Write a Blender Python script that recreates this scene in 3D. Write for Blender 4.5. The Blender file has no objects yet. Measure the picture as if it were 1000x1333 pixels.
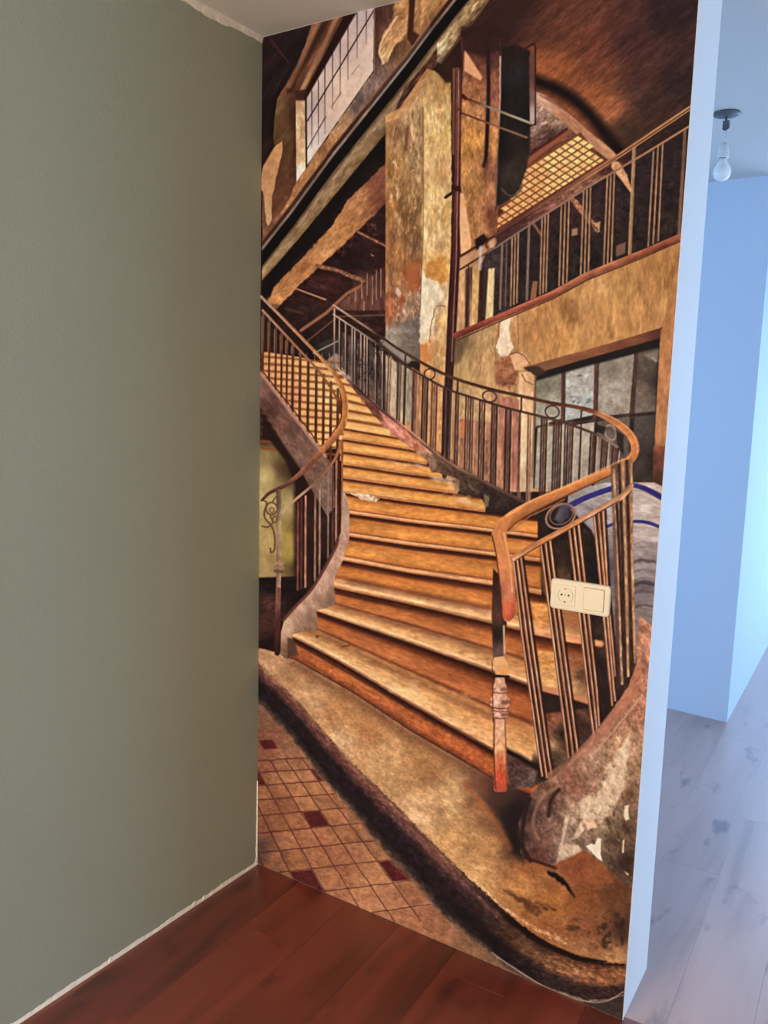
import bpy, bmesh, math, random
from mathutils import Matrix, Vector

# ================================================================= camera
scene = bpy.context.scene
coll = scene.collection
CAM = (1.8114, -2.0526, 1.62)
AX = ((0.83613846, 0.54784398, 0.02719278),      # image right
      (0.10109896, -0.10519589, -0.98929916),    # image down
      (-0.53912102, 0.82994024, -0.14334479))    # view direction
FPX = 1107.0                                     # focal length for a 1000 px wide frame
cam_data = bpy.data.cameras.new('camera')
cam = bpy.data.objects.new('camera', cam_data)
coll.objects.link(cam)
cam.matrix_world = Matrix(((AX[0][0], -AX[1][0], -AX[2][0], CAM[0]), (AX[0][1], -AX[1][1], -AX[2][1], CAM[1]),
                           (AX[0][2], -AX[1][2], -AX[2][2], CAM[2]), (0, 0, 0, 1)))
cam_data.sensor_fit = 'HORIZONTAL'; cam_data.sensor_width = 36.0; cam_data.lens = FPX/1000*36.0
cam_data.clip_start = 0.05
scene.camera = cam

# ================================================================= sky, lights, exposure
scene.view_settings.view_transform = 'Standard'
scene.view_settings.look = 'None'
scene.view_settings.gamma = 1.0
scene.view_settings.use_curve_mapping = False
scene.view_settings.exposure = 0.0
world = bpy.data.worlds.new('world'); scene.world = world
world.use_nodes = True
bg = world.node_tree.nodes['Background']
bg.inputs[0].default_value = (0.36, 0.62, 1.0, 1); bg.inputs[1].default_value = 6.9

def area_light(name, loc, rot, sx, sy, energy, color, portal=False):
    d = bpy.data.lights.new(name, 'AREA'); d.shape = 'RECTANGLE'; d.size = sx; d.size_y = sy
    d.energy = energy; d.color = color
    o = bpy.data.objects.new(name, d); coll.objects.link(o); o.location = loc; o.rotation_euler = rot
    if portal:
        d.cycles.is_portal = True
    return o

PI = math.pi
# daylight enters through the side window and an added, unseen end window
area_light('daylight_portal_side', (3.89, 1.15, 1.2), (0, PI/2, 0), 2.3, 1.3, 1, (1, 1, 1), True)
area_light('daylight_portal_end', (2.45, 4.59, 1.17), (-PI/2, 0, 0), 2.5, 2.26, 1, (1, 1, 1), True)
# added warm light, unseen, at mid height behind the camera, facing the mural
area_light('warm_fill_light', (0.65, -4.6, 1.45), (math.radians(82), 0, 0), 1.1, 1.1, 182, (1.0, 0.83, 0.64))

# ================================================================= helpers
H = 2.646                                        # ceiling height
rnd = random.Random(4)


def mesh_obj(name, bm, mat, parent=None, smooth=False):
    me = bpy.data.meshes.new(name)
    bmesh.ops.recalc_face_normals(bm, faces=bm.faces)
    bm.to_mesh(me); bm.free()
    if mat:
        me.materials.append(mat)
    if smooth:
        for p in me.polygons:
            p.use_smooth = True
    o = bpy.data.objects.new(name, me); coll.objects.link(o)
    if parent:
        o.parent = parent
    return o


def struct(o):
    o['kind'] = 'structure'; return o


def tag(o, label, cat, group=None):
    o['label'] = label; o['category'] = cat
    if group:
        o['group'] = group
    return o


def prism(bm, pts, z0, z1):
    """extrude a plan outline"""
    a = [bm.verts.new((x, y, z0)) for x, y in pts]; b = [bm.verts.new((x, y, z1)) for x, y in pts]
    n = len(pts)
    bm.faces.new(a[::-1]); bm.faces.new(b)
    for i in range(n):
        bm.faces.new((a[i], a[(i+1) % n], b[(i+1) % n], b[i]))


def box_bm(bm, x0, y0, z0, x1, y1, z1):
    prism(bm, [(x0, y0), (x1, y0), (x1, y1), (x0, y1)], z0, z1)


def lathe(bm, prof, seg=24, c=(0, 0, 0)):
    rings = []
    for r, z in prof:
        rings.append([bm.verts.new((c[0]+max(r, 1e-4)*math.cos(2*PI*k/seg), c[1]+max(r, 1e-4)*math.sin(2*PI*k/seg), c[2]+z)) for k in range(seg)])
    for a, b in zip(rings, rings[1:]):
        for k in range(seg):
            bm.faces.new((a[k], a[(k+1) % seg], b[(k+1) % seg], b[k]))
    bm.faces.new(rings[0][::-1]); bm.faces.new(rings[-1])


def tube(bm, pts, r, seg=8):
    pts = [Vector(p) for p in pts]; rings = []
    for i, p in enumerate(pts):
        d = (pts[min(i+1, len(pts)-1)]-pts[max(i-1, 0)]).normalized()
        s = d.cross(Vector((0.3, 1, 0.2))).normalized(); t = d.cross(s)
        rings.append([bm.verts.new(p+r*(math.cos(2*PI*k/seg)*s+math.sin(2*PI*k/seg)*t)) for k in range(seg)])
    for a, b in zip(rings, rings[1:]):
        for k in range(seg):
            bm.faces.new((a[k], a[(k+1) % seg], b[(k+1) % seg], b[k]))
    bm.faces.new(rings[0][::-1]); bm.faces.new(rings[-1])


# ================================================================= materials
def material(name, rough=0.6, spec=0.5):
    m = bpy.data.materials.new(name); m.use_nodes = True
    nt = m.node_tree; b = nt.nodes['Principled BSDF']
    b.inputs['Roughness'].default_value = rough; b.inputs['Specular IOR Level'].default_value = spec
    return m, nt, b


def add(nt, kind, **kw):
    n = nt.nodes.new(kind)
    for k, v in kw.items():
        setattr(n, k, v)
    return n


def plain(name, rgb, rough=0.5, spec=0.5, vary=0.06, scale=8.0, bump=0.0, bscale=200.0):
    """paint or plastic: one colour with a faint mottling and optional fine relief"""
    m, nt, b = material(name, rough, spec)
    tc = add(nt, 'ShaderNodeTexCoord'); nz = add(nt, 'ShaderNodeTexNoise')
    nz.inputs['Scale'].default_value = scale; nz.inputs['Detail'].default_value = 4
    nt.links.new(tc.outputs['Object'], nz.inputs['Vector'])
    r = add(nt, 'ShaderNodeValToRGB')
    r.color_ramp.elements[0].position = 0.3; r.color_ramp.elements[1].position = 0.7
    r.color_ramp.elements[0].color = [c*(1-vary) for c in rgb]+[1]; r.color_ramp.elements[1].color = [min(1, c*(1+vary)) for c in rgb]+[1]
    nt.links.new(nz.outputs['Fac'], r.inputs['Fac']); nt.links.new(r.outputs['Color'], b.inputs['Base Color'])
    if bump:
        n2 = add(nt, 'ShaderNodeTexNoise'); n2.inputs['Scale'].default_value = bscale; n2.inputs['Detail'].default_value = 3
        nt.links.new(tc.outputs['Object'], n2.inputs['Vector'])
        bp = add(nt, 'ShaderNodeBump'); bp.inputs['Strength'].default_value = bump; bp.inputs['Distance'].default_value = 0.002
        nt.links.new(n2.outputs['Fac'], bp.inputs['Height']); nt.links.new(bp.outputs['Normal'], b.inputs['Normal'])
    return m


def wood_floor(name, c0, c1, c2, knot, k0, k1):
    m, nt, b = material(name, 0.40, 0.5)
    b.inputs['Coat Weight'].default_value = 1.0; b.inputs['Coat Roughness'].default_value = 0.34; b.inputs['Coat IOR'].default_value = 1.5
    tc = add(nt, 'ShaderNodeTexCoord'); oi = add(nt, 'ShaderNodeObjectInfo')
    off = add(nt, 'ShaderNodeVectorMath', operation='SCALE'); off.inputs['Scale'].default_value = 37.0
    cmb = add(nt, 'ShaderNodeCombineXYZ')
    for k in range(3):
        nt.links.new(oi.outputs['Random'], cmb.inputs[k])
    nt.links.new(cmb.outputs[0], off.inputs[0])
    sm = add(nt, 'ShaderNodeVectorMath', operation='ADD')
    nt.links.new(tc.outputs['Object'], sm.inputs[0]); nt.links.new(off.outputs[0], sm.inputs[1])
    mp = add(nt, 'ShaderNodeMapping'); mp.inputs['Scale'].default_value = (9.0, 1.1, 9.0)
    nt.links.new(sm.outputs[0], mp.inputs['Vector'])
    n1 = add(nt, 'ShaderNodeTexNoise'); n1.inputs['Scale'].default_value = 1.0; n1.inputs['Detail'].default_value = 6; n1.inputs['Distortion'].default_value = 0.8
    nt.links.new(mp.outputs[0], n1.inputs['Vector'])
    r = add(nt, 'ShaderNodeValToRGB'); e = r.color_ramp.elements
    e[0].position = 0.28; e[0].color = (*c0, 1)
    e[1].position = 0.72; e[1].color = (*c2, 1)
    e2 = e.new(0.46); e2.color = (*c1, 1)
    nt.links.new(n1.outputs['Fac'], r.inputs['Fac'])
    # knots and dark figure
    mp2 = add(nt, 'ShaderNodeMapping'); mp2.inputs['Scale'].default_value = (10.0, 4.0, 10.0)
    nt.links.new(sm.outputs[0], mp2.inputs['Vector'])
    n2 = add(nt, 'ShaderNodeTexNoise'); n2.inputs['Scale'].default_value = 1.0; n2.inputs['Detail'].default_value = 3
    nt.links.new(mp2.outputs[0], n2.inputs['Vector'])
    k = add(nt, 'ShaderNodeMapRange'); k.inputs['From Min'].default_value = k0; k.inputs['From Max'].default_value = k1
    nt.links.new(n2.outputs['Fac'], k.inputs['Value'])
    mx = add(nt, 'ShaderNodeMix', data_type='RGBA', blend_type='MULTIPLY')
    mx.inputs['B'].default_value = (*knot, 1)
    nt.links.new(k.outputs[0], mx.inputs['Factor']); nt.links.new(r.outputs['Color'], mx.inputs['A'])
    # plank to plank tone
    vr = add(nt, 'ShaderNodeMapRange'); vr.inputs['To Min'].default_value = 0.93; vr.inputs['To Max'].default_value = 1.07
    nt.links.new(oi.outputs['Random'], vr.inputs['Value'])
    sc = add(nt, 'ShaderNodeVectorMath', operation='SCALE')
    nt.links.new(mx.outputs['Result'], sc.inputs[0]); nt.links.new(vr.outputs[0], sc.inputs['Scale'])
    nt.links.new(sc.outputs[0], b.inputs['Base Color'])
    bp = add(nt, 'ShaderNodeBump'); bp.inputs['Strength'].default_value = 0.15; bp.inputs['Distance'].default_value = 0.001
    nt.links.new(n1.outputs['Fac'], bp.inputs['Height']); nt.links.new(bp.outputs['Normal'], b.inputs['Normal'])
    return m


M_green = plain('sage_green_paint', (0.340, 0.365, 0.278), 0.75, 0.25, 0.02, 2.2, 0.25, 170)
M_white = plain('white_wall_paint', (0.80, 0.80, 0.79), 0.75, 0.3, 0.012, 1.5, 0.08, 150)
M_pale = plain('pale_blue_wall_paint', (0.57, 0.655, 0.79), 0.75, 0.3, 0.012, 1.5, 0.08, 150)
M_ceil = plain('white_ceiling_paint', (0.62, 0.60, 0.58), 0.85, 0.2, 0.02, 2.0, 0.1, 120)
M_filler = plain('white_filler', (0.78, 0.74, 0.66), 0.8, 0.2, 0.10, 60, 0.5, 90)
M_floor = wood_floor('cherry_laminate', (0.075, 0.013, 0.009), (0.145, 0.025, 0.016), (0.205, 0.038, 0.025), (0.40, 0.34, 0.34), 0.58, 0.72)
M_floor2 = wood_floor('pale_laminate', (0.33, 0.215, 0.19), (0.45, 0.295, 0.26), (0.52, 0.35, 0.31), (0.45, 0.46, 0.52), 0.60, 0.71)  # paler wood tone for the boards past the seam
M_gap = plain('dark_joint', (0.035, 0.014, 0.009), 0.6)
M_cream = plain('cream_plastic', (0.70, 0.625, 0.51), 0.32, 0.5, 0.01)
M_hole = plain('dark_socket_hole', (0.03, 0.025, 0.02), 0.5)
M_metal = plain('dull_grey_metal', (0.10, 0.11, 0.12), 0.45, 0.5, 0.15, 40)
M_cord = plain('white_cord', (0.75, 0.77, 0.78), 0.5)
M_bulb = plain('opal_glass', (0.92, 0.94, 0.95), 0.12, 0.6, 0.0)
M_frame = plain('white_window_frame', (0.8, 0.8, 0.8), 0.4)

# ================================================================= the room
XB = 1.268                                       # length of the mural wall
bm = bmesh.new(); box_bm(bm, -1.3, -5.1, -0.12, 4.1, 4.8, -0.0045)
floor = struct(mesh_obj('floor', bm, M_gap))
# laminate planks, running away from the camera along the green wall
PW, PL, SK = 0.197, 1.285, math.radians(2.6)
cs, sn = math.cos(SK), math.sin(SK)
plank_meshes = {}


def plank(lx, a, b, mat):
    """one board from a to b along its run; the two rooms meet on a line under the mural wall"""
    key = (round(b-a, 3), mat.name)
    L = b-a
    if key not in plank_meshes:
        bm = bmesh.new(); box_bm(bm, -PW/2+.0002, -L/2+.0002, -0.008, PW/2-.0002, L/2-.0002, 0.0)
        bmesh.ops.bevel(bm, geom=[e for e in bm.edges if e.verts[0].co.z > -.001 and e.verts[1].co.z > -.001], offset=0.0004, segments=1, affect='EDGES')
        o = mesh_obj('plank', bm, mat, floor); plank_meshes[key] = o.data
    else:
        o = bpy.data.objects.new('plank', plank_meshes[key]); coll.objects.link(o); o.parent = floor
    ly = (a+b)/2
    o.location = (1.335+lx*cs-ly*sn, 0.70+lx*sn+ly*cs, 0); o.rotation_euler = (0, 0, SK)


for i in range(-9, 13):
    for j in range(-3, 4):
        a = (j+(0.37*i) % 1.0-.5)*PL; b = a+PL
        lx = (i+.5)*PW
        SEAM = (0.015-0.70-lx*sn)/cs             # board ends meet on the line of the mural wall
        for lo, hi, mat in ((-2.2, SEAM, M_floor), (SEAM, 3.85, M_floor2)):
            p, q = max(a, lo), min(b, hi)
            if q-p > .02:
                plank(lx, p, q, mat)

bm = bmesh.new(); box_bm(bm, -1.3, -5.1, H, 4.1, 4.8, H+0.12)
struct(mesh_obj('ceiling', bm, M_ceil))
bm = bmesh.new(); box_bm(bm, -0.14, -5.0, 0, 0, 0.24, H)
struct(mesh_obj('wall_left', bm, M_green))
bm = bmesh.new(); prism(bm, [(0, 0), (XB, 0), (XB-.008, 0.2416), (0, 0.2416)], 0, H)
struct(mesh_obj('wall_front', bm, M_white))
bm = bmesh.new(); prism(bm, [(-1.2, 2.42), (0.7426, 2.3688), (1.0516, 2.3482), (0.987, 3.954), (0.96, 4.6), (-1.2, 4.6)], 0, H)
struct(mesh_obj('wall_far', bm, M_pale))
bm = bmesh.new(); box_bm(bm, -1.3, 0.24, 0, -1.2, 2.42, H)
struct(mesh_obj('wall_passage', bm, M_white))
bm = bmesh.new(); box_bm(bm, -0.14, -5.1, 0, 4.0, -5.0, H)
struct(mesh_obj('wall_back', bm, M_white))
# wall with the side glazing
bm = bmesh.new()
box_bm(bm, 3.9, -5.0, 0, 4.0, 0.5, H); box_bm(bm, 3.9, 1.8, 0, 4.0, 4.7, H); box_bm(bm, 3.9, 0.5, 0, 4.0, 1.8, 0.05); box_bm(bm, 3.9, 0.5, 2.35, 4.0, 1.8, H)
struct(mesh_obj('wall_right', bm, M_white))
bm = bmesh.new()
box_bm(bm, 0.9, 4.6, 0, 1.2, 4.7, H); box_bm(bm, 3.7, 4.6, 0, 4.0, 4.7, H); box_bm(bm, 1.2, 4.6, 2.3, 3.7, 4.7, H)
struct(mesh_obj('wall_end', bm, M_white))
for n, parts in ((1, [(3.92, 0.5, 0.05, 3.98, 0.57, 2.35), (3.92, 1.73, 0.05, 3.98, 1.8, 2.35), (3.92, 0.5, 0.05, 3.98, 1.8, 0.12), (3.92, 0.5, 2.28, 3.98, 1.8, 2.35)]),
                 (2, [(1.2, 4.62, 0, 1.27, 4.68, 2.3), (3.63, 4.62, 0, 3.7, 4.68, 2.3), (2.42, 4.62, 0, 2.48, 4.68, 2.3), (1.2, 4.62, 0, 3.7, 4.68, 0.07), (1.2, 4.62, 2.23, 3.7, 4.68, 2.3)])):  # unseen end window, added so its daylight glares on the floor
    bm = bmesh.new()
    for p in parts:
        box_bm(bm, *p)
    struct(mesh_obj('window_%d' % n, bm, M_frame))


def ragged_bead(name, y0, y1, n, fn):
    """a hand-run bead of filler: small uneven triangular section along the green wall"""
    bm = bmesh.new(); prev = None
    for i in range(n+1):
        y = y0+(y1-y0)*i/n
        sec = [bm.verts.new(v) for v in fn(y)]
        if prev:
            for k in range(3):
                bm.faces.new((prev[k], prev[(k+1) % 3], sec[(k+1) % 3], sec[k]))
        else:
            bm.faces.new(sec)
        prev = sec
    bm.faces.new(prev[::-1])
    return struct(mesh_obj(name, bm, M_filler))


def top_bead(y):
    w = 0.017+0.004*rnd.random()+0.004*math.sin(y*23)
    return [(0.0, y, H), (0.0, y, H-w), (0.006, y, H)]


def foot_bead(y):
    w = 0.009+0.003*rnd.random()+0.002*math.sin(y*31)
    if rnd.random() < .06:
        w += .006
    return [(0.0, y, 0), (0.0, y, w), (0.005, y, 0)]


ragged_bead('trim_1', -0.001, -1.3, 130, top_bead)
ragged_bead('trim_2', -0.001, -1.3, 160, foot_bead)
bm = bmesh.new(); prev = None
for i in range(41):
    z = 0.001+0.30*i/40
    w = (0.005*(1-i/40)+0.0015)*(0.6+0.8*rnd.random())+(0.006 if i < 3 else 0)
    sec = [bm.verts.new(v) for v in ((0.0, -0.0025, z), (0.0, -0.0025-w, z), (0.003, -0.0025, z))]
    if prev:
        for k in range(3):
            bm.faces.new((prev[k], prev[(k+1) % 3], sec[(k+1) % 3], sec[k]))
    else:
        bm.faces.new(sec)
    prev = sec
bm.faces.new(prev[::-1])
struct(mesh_obj('trim_3', bm, M_filler))
# ---------------------------------------------------------------- mural print
import numpy as np
MX0, MY0, MX1, MY1, MS = 325.0, -165.0, 920.0, 1345.0, 1.25
MW, MH = int((MX1-MX0)*MS), int((MY1-MY0)*MS)
IMG = np.zeros((MH, MW, 3), np.float32)+np.array([44, 28, 24], np.float32)
PID = np.zeros((MH, MW), np.int32)
PNAMES = ['background']
_rng = np.random.RandomState(7)
_TAB = _rng.rand(512, 512).astype(np.float32)


def pid(name):
    """name 'part' or 'part/piece'; a trailing # always opens a new piece"""
    if name.endswith('#'):
        PNAMES.append(name[:-1]); return len(PNAMES)-1
    if name not in PNAMES:
        PNAMES.append(name)
    return PNAMES.index(name)


def vnoise(u, v):
    iu = np.floor(u).astype(np.int32); iv = np.floor(v).astype(np.int32)
    fu = u-iu; fv = v-iv
    fu = fu*fu*(3-2*fu); fv = fv*fv*(3-2*fv)
    a = _TAB[iu & 511, iv & 511]; b = _TAB[(iu+1) & 511, iv & 511]
    c = _TAB[iu & 511, (iv+1) & 511]; d = _TAB[(iu+1) & 511, (iv+1) & 511]
    return (a*(1-fu)+b*fu)*(1-fv)+(c*(1-fu)+d*fu)*fv-0.5


def fbm(x, y, s, ang=0.0, stretch=1.0, octv=3, seed=0):
    """signed noise about -1..1; s = feature size in px, stretched along ang (degrees, y down)"""
    c, sn = np.cos(np.radians(ang)), np.sin(np.radians(ang))
    u = (x*c+y*sn)/(s*stretch)+seed*17.3; v = (-x*sn+y*c)/s+seed*31.7
    o = 0; a = 1.0; t = 0
    for k in range(octv):
        o = o+a*vnoise(u*2**k+k*5.1, v*2**k+k*9.7); t += a; a *= 0.6
    return o*(2.2/t)


def box(x0, y0, x1, y1):
    i0 = max(0, int((x0-MX0)*MS)-1); i1 = min(MW, int((x1-MX0)*MS)+2)
    j0 = max(0, int((y0-MY0)*MS)-1); j1 = min(MH, int((y1-MY0)*MS)+2)
    if i1 <= i0 or j1 <= j0:
        return None
    xs = (np.arange(i0, i1)+0.5)/MS+MX0; ys = (np.arange(j0, j1)+0.5)/MS+MY0
    x, y = np.meshgrid(xs.astype(np.float32), ys.astype(np.float32))
    return (slice(j0, j1), slice(i0, i1)), x, y


def colour(c, x, y):
    """(r,g,b), or a list of (px, py, (r,g,b)) samples blended by inverse distance"""
    if not isinstance(c, list):
        return np.broadcast_to(np.array(c, np.float32), x.shape+(3,)).astype(np.float32)
    num = np.zeros(x.shape+(3,), np.float32); den = np.zeros(x.shape, np.float32)
    for px, py, rgb in c:
        w = 1.0/((x-px)**2+(y-py)**2+60.0)**1.3
        num += w[..., None]*np.array(rgb, np.float32); den += w
    return num/den[..., None]


def texture(col, x, y, t, seed):
    """t = (fine, blotch, blotch size, angle, stretch)"""
    if not t:
        return col
    f, b, s, ang, st = t
    n = 0
    if b:
        n = n+b*fbm(x, y, s, ang, st, 3, seed)
    if f:
        n = n+f*fbm(x, y, 2.2, ang, min(st, 3), 2, seed+3)
    k = np.exp(n)[..., None]
    return col*k**np.array([0.9, 1.0, 1.12], np.float32)


def catmull(pts, n=6, closed=False):
    p = np.array(pts, float)
    if len(p) < 3:
        return p
    q = np.vstack([p[-1:], p, p[:2]]) if closed else np.vstack([2*p[0]-p[1], p, 2*p[-1]-p[-2]])
    out = []
    for i in range(1, len(q)-2):
        for k in range(n):
            t = k/n
            out.append(0.5*((2*q[i])+(-q[i-1]+q[i+1])*t+(2*q[i-1]-5*q[i]+4*q[i+1]-q[i+2])*t*t
                            + (-q[i-1]+3*q[i]-3*q[i+1]+q[i+2])*t**3))
    if not closed:
        out.append(q[-2])
    return np.array(out)


def blend(sl, cov, col, part, keep=0.5):
    IMG[sl] = IMG[sl]*(1-cov[..., None])+col*cov[..., None]
    if part:
        r = PID[sl]; r[cov > keep] = pid(part)


_ct = [0]


def warp(x, y, rag, rs):
    if not rag:
        return x, y
    _ct[0] += 1
    return x+rag*fbm(x, y, rs, 0, 1, 2, _ct[0]+50), y+rag*fbm(x, y, rs, 0, 1, 2, _ct[0]+90)


def poly(part, pts, col, soft=1.0, tex=None, op=1.0, rag=0.0, rs=6.0, curve=False):
    p = catmull(pts, 6, True) if curve else np.array(pts, float)
    m = soft+2*rag+1
    b = box(p[:, 0].min()-m, p[:, 1].min()-m, p[:, 0].max()+m, p[:, 1].max()+m)
    if b is None:
        return
    sl, x, y = b
    wx, wy = warp(x, y, rag, rs)
    d2 = np.full(x.shape, 1e9, np.float32); ins = np.zeros(x.shape, bool)
    for k in range(len(p)):
        ax, ay = p[k]; bx, by = p[(k+1) % len(p)]
        ex, ey = bx-ax, by-ay; L = ex*ex+ey*ey+1e-9
        t = np.clip(((wx-ax)*ex+(wy-ay)*ey)/L, 0, 1)
        d2 = np.minimum(d2, (wx-ax-t*ex)**2+(wy-ay-t*ey)**2)
        if ay != by:
            ins ^= ((ay > wy) != (by > wy)) & (wx < ex*(wy-ay)/(by-ay)+ax)
    sd = np.sqrt(d2)*np.where(ins, -1, 1)
    cov = np.clip(0.5-sd/soft, 0, 1)
    cov = cov*cov*(3-2*cov)*op if soft > 1.5 else cov*op
    _ct[0] += 1
    blend(sl, cov, texture(colour(col, x, y), x, y, tex, _ct[0]), part)


def line(part, pts, w, col, soft=0.9, op=1.0, tex=None, rag=0.0, rs=6.0, curve=False, shade=None, fade=None):
    """thick polyline; w a width or one per point; shade=(left,right) factors across the width, fade=(a,b) opacity along it"""
    p = np.array(pts, float)
    ws = np.full(len(p), w, float) if np.isscalar(w) else np.array(w, float)
    if curve:
        q = catmull(np.hstack([p, ws[:, None]]), 6); p, ws = q[:, :2], q[:, 2]
    m = ws.max()/2+soft+2*rag+1
    b = box(p[:, 0].min()-m, p[:, 1].min()-m, p[:, 0].max()+m, p[:, 1].max()+m)
    if b is None:
        return
    sl, x, y = b
    wx, wy = warp(x, y, rag, rs)
    best = np.full(x.shape, 1e9, np.float32); side = np.zeros(x.shape, np.float32); al = np.zeros(x.shape, np.float32)
    n = len(p)-1
    for k in range(n):
        ax, ay = p[k]; ex, ey = p[k+1]-p[k]; L = ex*ex+ey*ey+1e-9
        t = np.clip(((wx-ax)*ex+(wy-ay)*ey)/L, 0, 1)
        hw = (ws[k]*(1-t)+ws[k+1]*t)/2
        dd = np.sqrt((wx-ax-t*ex)**2+(wy-ay-t*ey)**2)
        sd = dd-hw
        u = sd < best
        best = np.where(u, sd, best)
        cr = np.sign(ex*(wy-ay)-ey*(wx-ax))*dd/np.maximum(hw, .3)
        side = np.where(u, cr, side); al = np.where(u, (k+t)/n, al)
    cov = np.clip(0.5-best/soft, 0, 1)*op
    if fade:
        cov = cov*(fade[0]*(1-al)+fade[1]*al)
    c = colour(col, x, y)
    if shade:
        s = np.clip(side*.5+.5, 0, 1)
        c = c*(shade[0]*(1-s)+shade[1]*s)[..., None]
    _ct[0] += 1
    blend(sl, cov, texture(c, x, y, tex, _ct[0]), part)


def interp(pts, s):
    p = sorted(pts)
    return np.interp(s, [a for a, b in p], [b for a, b in p])


def ramp(stops, v):
    ks = [s[0] for s in stops]
    return np.stack([np.interp(v, ks, [s[1][i] for s in stops]) for i in range(3)], -1).astype(np.float32)


def strip(part, top, bot, stops, x0=None, x1=None, tex=None, soft=1.0, op=1.0, rag=0.0, rs=6.0, vert=False, mod=None, xf=None):
    """band between two lines y=f(x) (or x=f(y) if vert); stops = colour ramp from the first line to the second"""
    if vert:
        top = [(b, a) for a, b in top]; bot = [(b, a) for a, b in bot]
    if x0 is None:
        x0 = max(min(a for a, b in top), min(a for a, b in bot))
        x1 = min(max(a for a, b in top), max(a for a, b in bot))
    lo = min(b for a, b in top+bot)-4-2*rag; hi = max(b for a, b in top+bot)+4+2*rag
    bb = box(lo, x0-1, hi, x1+1) if vert else box(x0-1, lo, x1+1, hi)
    if bb is None:
        return
    sl, x, y = bb
    wx, wy = warp(x, y, rag, rs)
    s, q = (wy, wx) if vert else (wx, wy)
    a = interp(top, s); b = interp(bot, s)
    v = (q-a)/np.maximum(b-a, 0.5)
    cov = np.clip((q-a)/soft+.5, 0, 1)*np.clip((b-q)/soft+.5, 0, 1)
    s0 = y if vert else x
    cov = cov*np.clip(s0-x0+.5, 0, 1)*np.clip(x1-s0+.5, 0, 1)*op
    if xf:
        f = np.clip((s0-xf[0])/(xf[1]-xf[0]), 0, 1); cov = cov*f*f*(3-2*f)
    c = ramp(stops, np.clip(v, 0, 1))
    if mod:
        c = c*colour(mod, x, y)/255.0
    _ct[0] += 1
    blend(sl, cov, texture(c, x, y, tex, _ct[0]), part)


def blotch(pts, col, s, thr, op=.8, ang=0, st=1, soft=.42, seed=None):
    """irregular patches of colour where noise passes a threshold, inside a polygon"""
    p = np.array(pts, float)
    b = box(p[:, 0].min(), p[:, 1].min(), p[:, 0].max(), p[:, 1].max())
    if b is None:
        return
    sl, x, y = b
    d2 = np.full(x.shape, 1e9, np.float32); ins = np.zeros(x.shape, bool)
    for k in range(len(p)):
        ax, ay = p[k]; bx, by = p[(k+1) % len(p)]
        ex, ey = bx-ax, by-ay; L = ex*ex+ey*ey+1e-9
        t = np.clip(((x-ax)*ex+(y-ay)*ey)/L, 0, 1)
        d2 = np.minimum(d2, (x-ax-t*ex)**2+(y-ay-t*ey)**2)
        if ay != by:
            ins ^= ((ay > y) != (by > y)) & (x < ex*(y-ay)/(by-ay)+ax)
    ins = np.where(ins, np.clip(np.sqrt(d2)/5.0, 0, 1), 0)
    _ct[0] += 1
    n = fbm(x, y, s, ang, st, 3, _ct[0] if seed is None else seed)
    cov = np.clip((n-thr)/soft, 0, 1)*ins*op
    blend(sl, cov, colour(col, x, y), None)


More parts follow.
